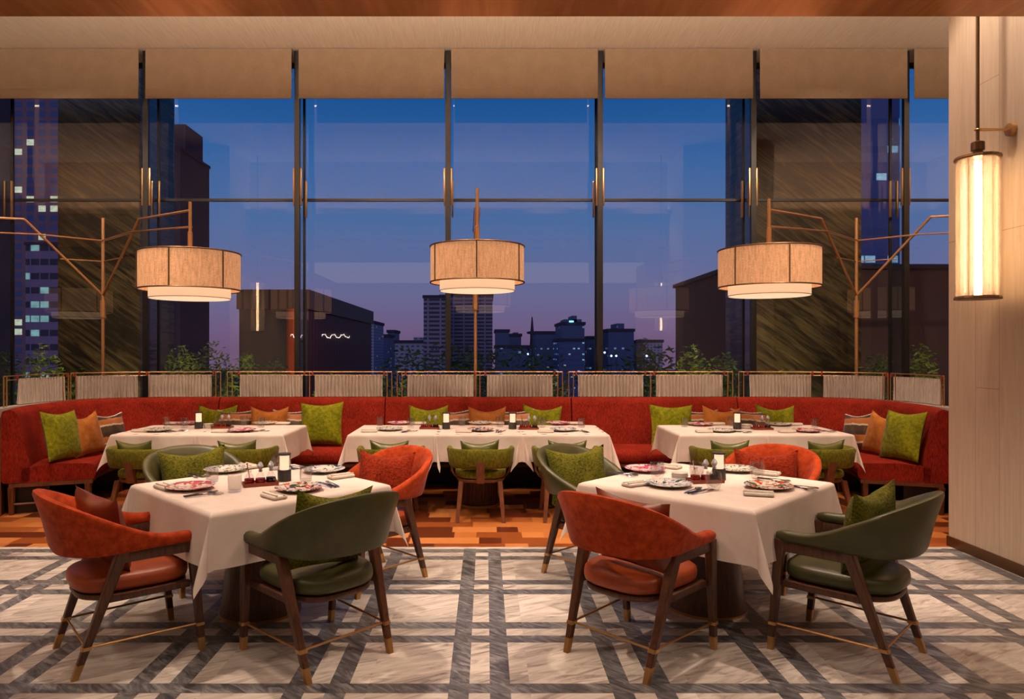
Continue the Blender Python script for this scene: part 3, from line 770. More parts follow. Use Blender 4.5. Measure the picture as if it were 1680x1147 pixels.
cpil(RW, 'rust woven pillow in the orange armchair far right of the right front table', CH[7], -0.12, 0.0, 30, -16)

# low-backed dining chairs
def band_bm():
    q = BM(); n = 36; rings = []
    for i in range(n+1):
        a = PI*0.93 + PI*1.14*i/n; ca, sa = math.cos(a), math.sin(a)
        x = 0.268*math.copysign(abs(ca)**0.6, ca); y = -0.02 + 0.24*math.copysign(abs(sa)**0.7, sa)
        nr = Vector((ca, sa)); end = min(i, n-i); k = {0: 0.5, 1: 0.9}.get(end, 1)
        z0, z1 = 0.575-0.088*k, 0.575+0.088*k; th = 0.052*k; r = 0.02*k
        prof = []
        for u, zz in ((-1, z0+r), (-0.6, z0), (0.6, z0), (1, z0+r), (1, (z0+z1)/2), (1, z1-r), (0.5, z1), (-0.5, z1), (-1, z1-r), (-1, (z0+z1)/2)):
            off = u*th/2 + 0.025*(zz-0.487)/0.17; prof.append((x+nr.x*off, y+nr.y*off, zz))
        rings.append(prof)
    loft(q, rings); return q
def dining_chair():
    t = thing('dining_chair', 'x', 'chair')
    obj('backrest', band_bm(), 'green_chenille', t, angle=60)
    obj('seat', seat_bm(0.255, 0.225, -0.225, 0.25, 0.385, 0.455), 'green_chenille', t, angle=60)
    obj('seat_frame', seat_bm(0.245, 0.215, -0.215, 0.24, 0.345, 0.383), 'oak', t, angle=40)
    q = BM(); sqleg(q, (0, -0.215, 0.35), (0, -0.265, 0.55), 0.075, 0.075, 0.05); obj('stile', q, 'oak', t)
    for s in (-1, 1):
        q = BM(); tube(q, [(s*0.235, 0.02, 0.37), (s*0.272, 0.03, 0.42), (s*0.272, 0.035, 0.52)], 0.011, 8); obj('side_support', q, 'oak', t)
        for y0, y1 in ((-0.27, -0.175), (0.245, 0.19)):
            q = BM(); sqleg(q, (s*0.21, y0, 0), (s*0.178, y1, 0.36), 0.032, 0.048); obj('leg', q, 'oak', t, angle=30)
    return t
dc0 = {'root': dining_chair(), 'cat': 'chair'}
OC = pillow_proto('chair_pillow', 0.36, 0.28, 0.12, 'olive_cushion', 31, 0.03)
DC = [(-3.19, -8, 'left end', 'left back table'), (-2.27, 0, 'right end', 'left back table'), (-0.885, 0, 'left end', 'middle back table'),
      (-0.048, 0, 'middle', 'middle back table'), (0.745, 0, 'right end', 'middle back table'), (2.235, 0, 'left end', 'right back table'), (3.10, 6, 'right end', 'right back table')]
for x, rz, w, tb in DC:
    inst(dc0, 'low green chenille dining chair facing the %s, %s of its row' % (tb, w) if w == 'middle' else 'low green chenille dining chair at the %s of the %s' % (w, tb), (x, 6.70, 0), math.radians(rz), 'green dining chairs along the back tables')
    a = math.radians(rz)
    place_pillow(OC, 'olive leather pillow in the dining chair at the %s of the %s' % (w, tb), x+0.155*math.sin(a), 6.70-0.155*math.cos(a), 0.466, rz, 10, random.uniform(-2, 2), 'olive leather pillows in the dining chairs')

# ------------------------------------------------------------------ tables + cloths
def cloth_bm(a, c, drops, seed=0, twist=0.6, tops=24):
    """a, c half sizes; drops = (x-, x+, y-, y+); local z=0 is the top"""
    q = BM(); R = random.Random(seed)
    def grid(f, nu, nv):
        rows = [[f(i/nu, j/nv) for i in range(nu+1)] for j in range(nv+1)]; loft(q, rows, cap=False, closed=False)
    rr = 0.018
    grid(lambda u, v: (-a+2*a*u, -c+2*c*v, 0.0015*math.sin(9*u+seed)*math.sin(7*v)*(1-(2*u-1)**4)*(1-(2*v-1)**4)), 16, 16)
    d = dict(zip(('l','r','f','b'), drops))
    def hang(base, out, r, off, sag=0.0):
        """point r below edge; rounded shoulder"""
        if r < rr*1.57:
            an = r/rr; return base + out*(rr*math.sin(an)) + Vector((0,0,-rr*(1-math.cos(an))))
        return base + out*(rr+off) + Vector((0,0,-rr-(r-rr*1.57)))
    for key, out, tang, ha, hb in (('l', Vector((-1,0,0)), Vector((0,1,0)), a, c), ('r', Vector((1,0,0)), Vector((0,1,0)), a, c), ('f', Vector((0,-1,0)), Vector((1,0,0)), c, a), ('b', Vector((0,1,0)), Vector((1,0,0)), c, a)):
        dr = d[key]; p1, p2, p3 = R.uniform(0,6), R.uniform(0,6), R.uniform(0,6); amp = 0.013 if dr > 0.15 else 0.002
        if dr <= 0: continue
        def f(u, v, out=out, tang=tang, ha=ha, hb=hb, dr=dr, p1=p1, p2=p2, p3=p3, amp=amp):
            s = -hb+2*hb*u; fade = 1-abs(2*u-1)**6; r = dr*(v**1.0)
            off = fade*(v**1.3)*(amp*1.2 + amp*(math.sin(9*s+p1)*0.8+math.sin(17*s+p2)*0.5) + 0.02*dr)
            return hang(out*ha+tang*s, out, r, off)
        grid(f, 36, 18)
    for sx, kx in ((-1,'l'),(1,'r')):
        for sy, ky in ((-1,'f'),(1,'b')):
            dx, dy = d[kx], d[ky]
            if dx <= 0 or dy <= 0: continue
            small = min(dx, dy) < 0.15
            tw = twist*(1 if R.random() > 0.5 else -1)*R.uniform(0.6, 1.0)
            def f(u, v, sx=sx, sy=sy, dx=dx, dy=dy, tw=tw, small=small):
                ph = u*PI/2
                Rm = min(dx/max(1e-4, math.cos(ph)), dy/max(1e-4, math.sin(ph)))
                r = Rm*v
                w = math.sin(PI*u)
                diag = Vector((sx, sy, 0))*0.7071; tg = Vector((-sy, sx, 0))*0.7071*sx*sy
                o1 = Vector((sx, 0, 0)); o2 = Vector((0, sy, 0))
                outv = (o1*math.cos(ph) + o2*math.sin(ph))
                k = 0.0 if r < 0.01 else 1.0
                lobe = (0.30 if not small else 0.12)*w**1.1
                out = lobe*r
                lat = tw*0.22*r*w**2 + 0.10*r*math.sin(2*PI*u)*w
                base = Vector((sx*a, sy*c, 0))
                if r < rr*1.57:
                    an = r/rr; return base + outv*(rr*math.sin(an)) + Vector((0,0,-rr*(1-math.cos(an)))) + diag*out
                zz = math.sqrt(max(0, r*r-out*out-lat*lat))
                return base + outv*rr + diag*out + tg*lat + Vector((0,0,-rr-(zz-rr*1.57)))
            grid(f, 28, 18)
    bmesh.ops.remove_doubles(q, verts=q.verts, dist=2e-4); return q
TOP = 0.755
def table(x, y, rz, hw, hd, drops, lbl, cl_lbl, grp, cgrp, seed, base_r=(0.20, 0.235), fluted=False):
    t = thing('pedestal_table', lbl, 'table', (x, y, 0), rz, grp)
    q = BM(); bx(q, (0,0,0.735), (hw*2-0.02, hd*2-0.02, 0.028), 0.006); obj('tabletop', q, 'walnut', t)
    q = BM(); r0, r1 = base_r
    if fluted:
        n = 96; rings = []
        for z in (0.02, 0.35, 0.70): rings.append([((r0+0.007*abs(math.sin(k*PI/3)))*math.cos(2*PI*k/n), (r0+0.007*abs(math.sin(k*PI/3)))*math.sin(2*PI*k/n), z) for k in range(n)])
        loft(q, rings)
    else:
        lathe(q, [(r1, 0.012), (r1-0.01, 0.06), (r0-0.02, 0.45), (r0-0.03, 0.715)], 48)
    obj('base', q, 'walnut', t)
    q = BM(); lathe(q, [(0.05, 0), (r1+0.003, 0), (r1+0.003, 0.014), (0.05, 0.014)], 48); obj('base_ring', q, 'brass', t)
    o = obj('tablecloth', cloth_bm(hw, hd, drops, seed), 'cloth', loc=(x, y, TOP), angle=75); o.rotation_euler[2] = rz
    tag(o, cl_lbl, 'tablecloth', cgrp)
table(T1[0], T1[1], PI/4, 0.535, 0.535, (0.29,)*4, 'walnut cone-based table under the cloth at the left front', 'white tablecloth over the left front table', 'front tables', 'white tablecloths', 4)
table(T2[0], T2[1], PI/4, 0.535, 0.535, (0.29,)*4, 'walnut cone-based table under the cloth at the right front', 'white tablecloth over the right front table', 'front tables', 'white tablecloths', 9)
def row(xs, tb, names, seed):
    for k, x in enumerate(xs):
        dl = 0.27; n = len(xs)
        w = names[k]
        table(x, 7.235, 0, 0.408, 0.42, (dl, dl, dl, dl), 'fluted round-based table under the cloth, %s part of the %s' % (w, tb), 'white tablecloth on the %s part of the %s' % (w, tb), 'back tables', 'white tablecloths', seed+k, (0.185, 0.19), True)
row([-3.17, -2.36], 'left back table', ['left', 'right'], 20)
row([-0.90, -0.07, 0.76], 'middle back table', ['left', 'middle', 'right'], 30)
row([2.275, 3.10], 'right back table', ['left', 'right'], 40)

# ------------------------------------------------------------------ tableware prototypes
TZ = TOP + 0.001
def plate_bm():
    q = BM(); lathe(q, [(0.01,0.004),(0.07,0.0),(0.078,0.004),(0.132,0.020),(0.137,0.024),(0.132,0.026),(0.085,0.013),(0.07,0.009),(0.008,0.008)], 40); return q
PL = {}
for k, mt in PLATES.items(): PL[k] = {'root': obj('dinner_plate', plate_bm(), mt, angle=70), 'cat': 'plate'}
def rot_solid(profile, seg=20): q = BM(); lathe(q, profile, seg); return q
TUM = {'root': obj('tumbler', rot_solid([(0.008,0.0),(0.034,0.0),(0.037,0.01),(0.039,0.095),(0.036,0.095),(0.033,0.014),(0.008,0.010)], 24), 'glass', angle=70), 'cat': 'glass'}
DW = {'root': obj('tumbler', rot_solid([(0.008,0.0),(0.030,0.0),(0.044,0.04),(0.046,0.07),(0.041,0.105),(0.038,0.105),(0.040,0.07),(0.034,0.035),(0.01,0.016)], 24), 'glass', angle=70), 'cat': 'glass'}
def tlamp():
    t = thing('table_lamp', 'x', 'lamp')
    n = 48; q = BM()
    rings = [[((0.039+0.0015*(k % 2))*math.cos(2*PI*k/n), (0.039+0.0015*(k % 2))*math.sin(2*PI*k/n), z) for k in range(n)] for z in (0.0, 0.07)]
    loft(q, rings); obj('base', q, 'charcoal', t, angle=10)
    n = 36; q = BM(); rings = [[((0.027+0.0012*(k % 2))*math.cos(2*PI*k/n), (0.027+0.0012*(k % 2))*math.sin(2*PI*k/n), z) for k in range(n)] for z in (0.07, 0.155)]
    loft(q, rings); obj('light_tube', q, 'glow', t, angle=10)
    q = BM(); lathe_open(q, [(0.037,0.07),(0.039,0.07),(0.039,0.162),(0.037,0.162)], 28, (0,0,0)); obj('glass_sleeve', q, 'glass', t)
    q = BM(); lathe(q, [(0.005,0.160),(0.040,0.160),(0.041,0.164),(0.040,0.170),(0.005,0.171)], 28); obj('cap', q, 'charcoal', t)
    return t
TL = {'root': tlamp(), 'cat': 'lamp'}
tray_o = (lambda q: (bx(q, (0,0,0.006), (0.20,0.11,0.010), 0.002), bx(q, (0,0.053,0.012), (0.20,0.005,0.018), 0.002), bx(q, (0,-0.053,0.012), (0.20,0.005,0.018), 0.002), bx(q, (0.098,0,0.012), (0.005,0.11,0.018), 0.002), bx(q, (-0.098,0,0.012), (0.005,0.11,0.018), 0.002), q)[-1])(BM())
TR = {'root': obj('condiment_tray', tray_o, 'tray'), 'cat': 'tray'}
def cruet(liq, stop):
    t = thing('cruet', 'x', 'bottle')
    q = BM(); lathe(q, [(0.01,0.0),(0.028,0.001),(0.031,0.012),(0.029,0.035),(0.018,0.056),(0.0125,0.066),(0.0125,0.075),(0.016,0.079),(0.014,0.079),(0.010,0.07)], 24); obj('bottle', q, 'glass', t, angle=70)
    q = BM(); lathe(q, [(0.006,0.003),(0.0265,0.003),(0.029,0.013),(0.0275,0.032),(0.006,0.032)], 24); obj('sauce', q, liq, t, angle=70)
    if stop:
        q = BM(); lathe(q, [(0.008,0.070),(0.009,0.084),(0.014,0.090),(0.019,0.104),(0.011,0.122),(0.003,0.130)], 12); obj('stopper', q, 'crystal', t, angle=40)
    else:
        q = BM(); tube(q, [(0.004,0,0.02),(-0.012,0.004,0.115)], 0.003, 6); bx(q, (-0.012,0.004,0.118), (0.010,0.006,0.01), 0.002); obj('spoon', q, 'steel', t)
    return t
M['crystal'] = m_plain('crystal', (190,196,204), 0.05, 0.5)
CR = [{'root': cruet('red_liquid', False), 'cat': 'bottle'}, {'root': cruet('red_liquid', True), 'cat': 'bottle'}, {'root': cruet('dark_liquid', True), 'cat': 'bottle'}]
CLB = ['red sauce cruet with spoon', 'stoppered cruet of red sauce', 'stoppered cruet of dark sauce']
q = BM(); bx(q, (0,0,0.011), (0.16,0.085,0.020), 0.009, seg=3); tube(q, [(-0.078,-0.022,0.024),(0.078,-0.022,0.024)], 0.005, 6); tube(q, [(-0.078,0.020,0.023),(0.078,0.020,0.023)], 0.004, 6)
NK = {'root': obj('napkin', q, 'napkin', angle=60), 'cat': 'napkin'}
def knife():
    t = thing('table_knife', 'x', 'knife')
    q = BM(); tube(q, [(-0.10,0,0.006),(-0.03,0,0.006),(0.0,0,0.005)], [0.006,0.0055,0.004], 6); obj('handle', q, 'black', t)
    q = BM(); loft(q, [[(x, -w, 0.003), (x, w*0.6, 0.003), (x, w*0.6, 0.005), (x, -w, 0.0045)] for x, w in ((0.0,0.004),(0.02,0.009),(0.08,0.009),(0.105,0.003))]); obj('blade', q, 'steel', t); return t
def fork_bm():
    q = BM(); loft(q, [[(x, -w, z), (x, w, z), (x, w, z+0.003), (x, -w, z+0.003)] for x, w, z in ((-0.10,0.007,0.002),(-0.04,0.004,0.006),(0.03,0.003,0.008),(0.045,0.010,0.004),(0.06,0.012,0.003))])
    for k in (-1.5,-0.5,0.5,1.5): tube(q, [(0.058, k*0.0068, 0.004), (0.08, k*0.0062, 0.004), (0.10, k*0.006, 0.008)], 0.0018, 5)
    return q
def spoon_bm():
    q = BM(); loft(q, [[(x, -w, z), (x, w, z), (x, w, z+0.003), (x, -w, z+0.003)] for x, w, z in ((-0.10,0.007,0.002),(-0.04,0.004,0.006),(0.035,0.003,0.009))])
    rings = []
    for k in range(9):
        a = k/8; x = 0.033+0.062*a; w = 0.019*math.sin(PI*min(1, max(0.03, a)))**0.6 + 0.001
        rings.append([(x, -w, 0.011), (x, -w*0.6, 0.005), (x, 0, 0.003), (x, w*0.6, 0.005), (x, w, 0.011), (x, w*0.5, 0.0075), (x, 0, 0.006), (x, -w*0.5, 0.0075)])
    loft(q, rings); return q
KN = {'root': knife(), 'cat': 'knife'}; FK = {'root': obj('table_fork', fork_bm(), 'steel', angle=50), 'cat': 'fork'}; SP = {'root': obj('table_spoon', spoon_bm(), 'steel', angle=50), 'cat': 'spoon'}
q = BM(); lathe(q, [(0.01,0),(0.045,0.002),(0.052,0.012),(0.052,0.014),(0.047,0.016),(0.047,0.020),(0.052,0.026),(0.052,0.030),(0.046,0.031),(0.046,0.034),(0.052,0.042),(0.050,0.044),(0.01,0.038)], 24)
DS = {'root': obj('side_dish', q, 'ceramic', angle=50), 'cat': 'dish'}

def place(proto, label, px, py, grp, rz=0.0, z=TZ, dx=0, dy=0, sc=None):
    x, y = at(px, py, TZ); return inst(proto, label, (x+dx, y+dy, z), math.radians(rz), grp, sc)
# each setting: plate kind, plate px, (cutlery px, angle), (napkin px, angle), where
def setting(kind, ppx, cut, nap, where, table_n):
    sc = None
    place(PL[kind], 'round %s at the %s of the %s' % (PNAME[kind], where, table_n), ppx[0], ppx[1], 'painted dinner plates', random.uniform(0, 360), sc=sc)
    if cut:
        (cx, cy), an = cut; a = math.radians(an); px_, py_ = -math.sin(a), math.cos(a)
        for j, (pr, nm) in enumerate(((FK, 'fork'), (KN, 'dark-handled knife'), (SP, 'spoon'))):
            o = 0.030*(j-1)
            place(pr, 'steel %s by the plate at the %s of the %s' % (nm, where, table_n), cx, cy, 'cutlery on the tables', an+(j-1)*5, dx=px_*o, dy=py_*o)
    if nap: place(NK, 'folded white napkin by the plate at the %s of the %s' % (where, table_n), nap[0][0], nap[0][1], 'folded napkins', nap[1])
def glass(pr, px, py, where, tb, dxy=(0,0)): place(pr, 'clear glass tumbler %s the %s' % (where, tb), px, py, 'clear tumblers', dx=dxy[0], dy=dxy[1])
def trayset(px, py, rz, tb, nm='condiment tray'):
    x, y = at(px, py, TZ); a = math.radians(rz)
    inst(TR, 'wooden tray of sauce cruets on the %s' % tb, (x, y, TZ), a, 'condiment trays')
    for k, (c, lb) in enumerate(zip(CR, CLB)):
        ox = (k-1)*0.062; oy = (0.004, -0.006, 0.006)[k]
        inst(c, '%s, tray on the %s' % (lb, tb), (x+ox*math.cos(a)-oy*math.sin(a), y+ox*math.sin(a)+oy*math.cos(a), TZ+0.011), a, 'sauce cruets')
def tablelamp(px, py, label): 
    o = place(TL, label, px, py, 'cordless lamps on the tables')
LF, RF, LB, MB_, RB = 'left front table', 'right front table', 'left back table', 'middle back table', 'right back table'
setting('pink', (312.4, 802.6), ((333, 812.5), 38), ((272, 802), -42), 'near left side', LF)
setting('dots', (370, 774), ((322, 781), -40), ((408, 767), -45), 'far left side', LF)
setting('orange', (491, 804.8), ((538, 796), 128), ((449, 817), -45), 'near right side', LF)
setting('leaf', (531.8, 774.3), ((480, 768), -40), ((559, 784), 40), 'far right side', LF)
glass(TUM, 348, 790, 'beside the sprig-patterned plate on', LF); glass(TUM, 385, 807, 'in front of the tray on', LF)
glass(TUM, 502, 789, 'right of the lamp on', LF); glass(TUM, 453, 771, 'behind the lamp on', LF)
trayset(427, 796, 24, LF); tablelamp(466.6, 789, 'small glowing lamp on the left front table')
setting('pink', (1058.8, 773), ((1022, 779), -35), ((1098, 768), -45), 'far left side', RF)
setting('leaf', (1097, 798), ((1145, 807), 42), ((1043, 797), 30), 'near left side', RF)
setting('dots', (1207, 773), ((1268, 789), -50), ((1258, 779), -42), 'far right side', RF)
setting('orange', (1261, 801.4), ((1312, 801), -48), ((1244, 813), -18), 'near right side', RF)
glass(DW, 1171, 804, 'in front of the tray on', RF); glass(DW, 1078, 786, 'beside the pink plate on', RF)
glass(DW, 1143, 786, 'left of the tray on', RF); glass(DW, 1242, 785, 'beside the sprig-patterned plate on', RF)
place(DS, 'stack of small pale side dishes on the right front table', 1115.4, 786.5, 'small side dishes')
trayset(1157, 791, 8, RF); tablelamp(1179.5, 787, 'small glowing lamp on the right front table')
# middle back table
setting('pink', (656, 696.2), None, ((687, 696.3), 0), 'back left', MB_)
setting('dots', (788, 696.2), None, ((815, 696.3), 0), 'back middle', MB_)
setting('pink', (915.5, 696.4), None, ((944, 696.3), 0), 'back right', MB_)
setting('dots', (639.3, 706), ((670, 708.5), 60), ((606, 709), 5), 'front left', MB_)
setting('orange', (789, 707), ((820, 708.5), 80), ((760.7, 709.5), 0), 'front middle', MB_)
setting('leaf', (923.8, 707), ((956, 708.5), 110), ((895, 709.5), 0), 'front right', MB_)
for g_, x, y, w in ((TUM, 623, 698, 'at the left end of'), (DW, 674, 702, 'left of the left tray on'), (TUM, 758, 698, 'right of the left lamp on'), (DW, 820, 700, 'left of the right lamp on'), (DW, 889, 701, 'right of the right tray on'), (TUM, 954, 701, 'at the right end of')): glass(g_, x, y, w, MB_)
tablelamp(732, 704, 'left one of two small glowing lamps on the middle back table'); tablelamp(841, 704, 'right one of two small glowing lamps on the middle back table')
trayset(704.8, 703.6, 0, 'left part of the middle back table'); trayset(867.4, 704.3, 0, 'right part of the middle back table')
# left back table
setting('pink', (311, 696.3), None, ((285, 696.3), 0), 'back left', LB)
setting('dots', (435, 696.3), None, ((464, 696.3), 0), 'back right', LB)
setting('dots', (260, 707.6), ((289, 708.5), 40), ((231, 708.6), 0), 'front left', LB)
setting('pink', (397, 708), ((424, 708.5), 45), ((361, 709.5), 0), 'front right', LB)
for g_, x, y, w in ((TUM, 273, 697.5, 'at the left end of'), (DW, 302, 702, 'left of the lamp on'), (TUM, 400, 697.5, 'right of the tray on'), (DW, 428, 701, 'between the right plates on')): glass(g_, x, y, w, LB)
place(DS, 'small pale dish between lamp and tray on the left back table', 342, 702, 'small side dishes')
tablelamp(326, 703, 'small glowing lamp on the left back table'); trayset(365, 702.5, 0, LB)
# right back table
setting('pink', (1148.6, 698), None, ((1176, 697), 0), 'back left', RB)
setting('dots', (1184, 708.5), ((1216, 709.5), -50), ((1155, 709.5), 0), 'front left', RB)
setting('leaf', (1277, 698.2), None, ((1303, 698), 0), 'back right', RB)
setting('pink', (1323, 708.5), ((1354, 708), -45), ((1291, 709.5), 0), 'front right', RB)
for g_, x, y, w in ((TUM, 1123, 700, 'at the left end of'), (TUM, 1337, 701, 'behind the front right plate on'), (DW, 1201, 699, 'behind the lamp on')): glass(g_, x, y, w, RB)
place(DS, 'small pale dish between lamp and tray on the right back table', 1225, 703, 'small side dishes')
tablelamp(1209.6, 704, 'small glowing lamp on the right back table'); trayset(1250, 704.5, 0, RB)

# ------------------------------------------------------------------ outside
b = BM(); bx(b, (0, 13.3, -0.10), (40, 7.6, 0.16)); struct('ground_terrace', b, 'terrace', 'dark terrace outside the windows')
b = BM(); bx(b, (0, 400, -20.5), (1600, 780, 1)); struct('ground_city', b, m_plain('city ground', (22,24,36), 0.9))
def pillar(name, xa, xb, ya, yb, label):
    b = BM(); bx(b, ((xa+xb)/2, (ya+yb)/2, 7.0), (xb-xa, yb-ya, 14.2)); o = obj(name, b, 'stone', smooth=False); tag(o, label, 'pillar')
pillar('stone_pillar', -6.38, -5.15, 10.6, 11.75, 'dark veined stone pillar outside the left windows')
pillar('stone_pillar', 4.03, 5.60, 10.6, 11.95, 'dark veined stone pillar outside the right windows')
fc = {  # bluish tints put evening haze into the wall colours
 'near': m_facade('haze mauve facade', (120,88,104), (64,84,136), 0.70, 0.56, 0.62, 0.64, 0.10, (196,206,170), 1.2, 1.3),
 'near2': m_facade('banded facade', (128,108,140), (36,36,62), 0.45, 0.68, 0.88, 0.45, 0.34, (140,195,195), 0.75, 4.0),
 'glassy': m_facade('glass facade', (84,98,150), (70,88,140), 0.7, 1.7, 0.9, 0.25, 0.2, (150,200,220), 0.8, 7.0),
 'balc': m_facade('balcony facade', (150,134,158), (56,54,78), 2.6, 0.9, 0.86, 0.5, 0.0, (255,200,150), 0.3, 2.0),
 'pale': m_facade('pale facade', (168,164,190), (84,82,112), 1.5, 1.1, 0.5, 0.4, 0.02, (255,220,170), 0.5, 3.0),
 'blue': m_facade('haze blue facade', (84,92,132), (72,92,140), 1.6, 1.5, 0.6, 0.5, 0.07, (140,180,220), 0.45, 5.0),
 'plain': m_plain('dusky wall', (64,56,72), 0.8),
}
def bld(px0, px1, yt, D, dep, mat, label, extra=None, grp='distant city buildings'):
    xa, xb = gx(px0, D), gx(px1, D); zt = gz(yt, D); zb = -20.0
    t = thing('building', label, 'building', ((xa+xb)/2, D+dep/2, zb), 0, grp)
    q = BM(); bx(q, (0, 0, (zt-zb)/2), (xb-xa, dep, zt-zb)); obj('facade', q, fc[mat], t, smooth=False)
    q = BM(); bx(q, (0, 0, zt-zb+0.002*D), (xb-xa+0.003*D, dep+0.003*D, 0.004*D)); obj('parapet', q, fc['plain'], t, smooth=False)
    for (e0, e1, ey) in (extra or []):
        xe, xf = gx(e0, D), gx(e1, D); ze = gz(ey, D)
        q = BM(); bx(q, ((xe+xf)/2-(xa+xb)/2, 0, (zt+ze)/2-zb), (xf-xe, dep*0.6, ze-zt)); obj('roof_house', q, fc[mat], t, smooth=False)
    return t
bld(-60, 24, -60, 46, 8, 'plain', 'dark building behind the tall left tower')
bld(24, 102, -60, 42, 10, 'near', 'tall tower with lit windows at the left edge', grp='towers beside the restaurant')
bld(42, 104, 402, 34, 5, 'near2', 'lower banded office block with lit floors at the left edge', [(42, 48, 398), (56, 62, 397)], 'towers beside the restaurant')
bld(258, 296, 246, 46, 4.8, 'plain', 'dark slab building right of the left pillar', [(262, 294, 196)], 'towers beside the restaurant')
bld(1405, 1476, -60, 44, 10, 'glassy', 'glassy tower with lit floors right of the right pillar', grp='towers beside the restaurant')
bld(590, 613, 531, 260, 25, 'pale', 'pale apartment block just right of the terrace pavilion', [(592, 608, 528)])
bld(617, 636, 553, 300, 20, 'blue', 'low grey building, second from the pavilion')
bld(636, 647, 546, 345, 20, 'blue', 'narrow grey building left of the low office blocks')
bld(648, 696, 563, 200, 20, 'pale', 'low wide building left of the balcony tower', [(676, 692, 553)])
bld(695, 731, 489, 148, 24, 'balc', 'tall balcony tower, left half with fins on the roof', [(718, 731, 480), (698, 700, 484), (704, 706, 484)])
bld(732.5, 808, 486, 176, 24, 'balc', 'tall balcony tower, right half behind the middle lamp')
bld(813, 835, 545, 330, 25, 'blue', 'dark blue block right of the balcony tower', [(824, 833, 540)])
bld(835, 855, 552, 375, 25, 'blue', 'stepped dark block left of the mast', [(843, 851, 545)])
bld(813, 872, 571, 250, 15, 'blue', 'low lit building in front of the mast')
bld(879, 914, 548, 345, 25, 'blue', 'square dark blue block right of the mast')
bld(921, 959, 533, 300, 26, 'blue', 'tall stepped tower with a lit roof sign', [(928, 957, 523), (941, 949, 517)])
bld(917, 959, 560, 215, 18, 'glassy', 'curved low office block below the stepped tower')
bld(965, 984, 556, 330, 20, 'blue', 'small dark block beside the window fin')
bld(998, 1040, 544, 290, 25, 'blue', 'square block right of the window fin', [(1016, 1028, 530)])
bld(1055, 1087, 562, 300, 20, 'pale', 'low flat building above the right garden trees', [(1056, 1064, 556)])
t = thing('radio_mast', 'thin radio mast on the skyline between two dark blocks', 'mast', (gx(873, 400), 400, -20)); q = BM()
tube(q, [(0,0,0),(0,0,gz(545,400)+20),(0,0,gz(520,400)+20)], [2.2, 1.0, 0.3], 6); obj('mast', q, fc['plain'], t)
q = BM(); lathe(q, [(0.5, 30.5), (3.0, 31), (3.0, 32), (0.5, 32.5)], 10); obj('platform', q, fc['plain'], t)
q = BM(); bx(q, (gx(937.5, 299), 299, gz(527.5, 299)), (1.9, 0.3, 0.7)); tag(obj('roof_sign', q, m_emit('cyan sign', (120,210,255), 2.5)), 'small cyan lit sign on the stepped tower', 'sign')
for px, py in ((992,578.5),(1003,584),(1011,584),(866,581),(1061,584)):
    q = BM(); D = 180; zl = gz(py, D)
    t = thing('street_light', 'tiny bluish street light among the distant buildings', 'light', (gx(px, D), D, -20), 0, 'distant street lights')
    lathe(q, [(0.05,-0.25),(0.3,0),(0.05,0.25)], 8, (0, 0, zl+20)); obj('lantern_head', q, m_emit('street light', (170,215,255), 5), t)
    q = BM(); tube(q, [(0,0,0), (0,0,zl+19.75)], 0.08, 6); obj('post', q, fc['plain'], t)
# terrace pavilions
def slat_mat(name, c1, c2, w=0.12):
    m, nt = new_mat(name); v = coords(nt); sp = nt.nodes.new('ShaderNodeSeparateXYZ'); L(nt, v, sp.inputs[0])
    f = math_n(nt, 'FRACT', math_n(nt, 'DIVIDE', math_n(nt, 'ADD', math_n(nt, 'ADD', sp.outputs[0], sp.outputs[1]), 50), w))
    principled(nt, ramp(nt, f, [(0.0, s2l(c1)), (0.75, s2l(c2))], 'CONSTANT'), 0.6); return m
t = thing('terrace_pavilion', 'red slatted pavilion on the terrace left of the city view', 'building', (-4.75, 20.4, -0.02), 0, 'terrace pavilions')
q = BM(); bx(q, (0, 0, 1.25), (1.5, 8.9, 2.5)); obj('wall', q, slat_mat('red slats', (104,34,24), (50,18,14), 0.3), t, smooth=False)
q = BM(); bx(q, (0, -4.49, 1.25), (1.52, 0.06, 2.48)); obj('front_panel', q, m_plain('taupe cladding', (84,74,66), 0.7), t, smooth=False)
q = BM(); bx(q, (0, 0, 2.72), (1.62, 9.1, 0.44)); obj('roof', q, slat_mat('dark roof slats', (110,84,70), (54,40,34), 0.2), t, smooth=False)
q = BM(); tube(q, [(0.45,-4.6,0),(0.45,-4.6,2.5)], 0.13, 16); obj('column', q, m_plain('terracotta column', (210,90,40), 0.6), t)
t = thing('terrace_pavilion', 'plain dark pavilion on the terrace behind the right pillar', 'building', (8.3, 14.2, -0.02), 0, 'terrace pavilions')
q = BM(); bx(q, (0, 0, 1.5), (8.0, 3.8, 3.0)); obj('wall', q, m_plain('brown cladding', (96,72,70), 0.8), t, smooth=False)
q = BM(); bx(q, (0, 0, 3.03), (8.1, 3.9, 0.08)); obj('roof', q, fc['plain'], t, smooth=False)
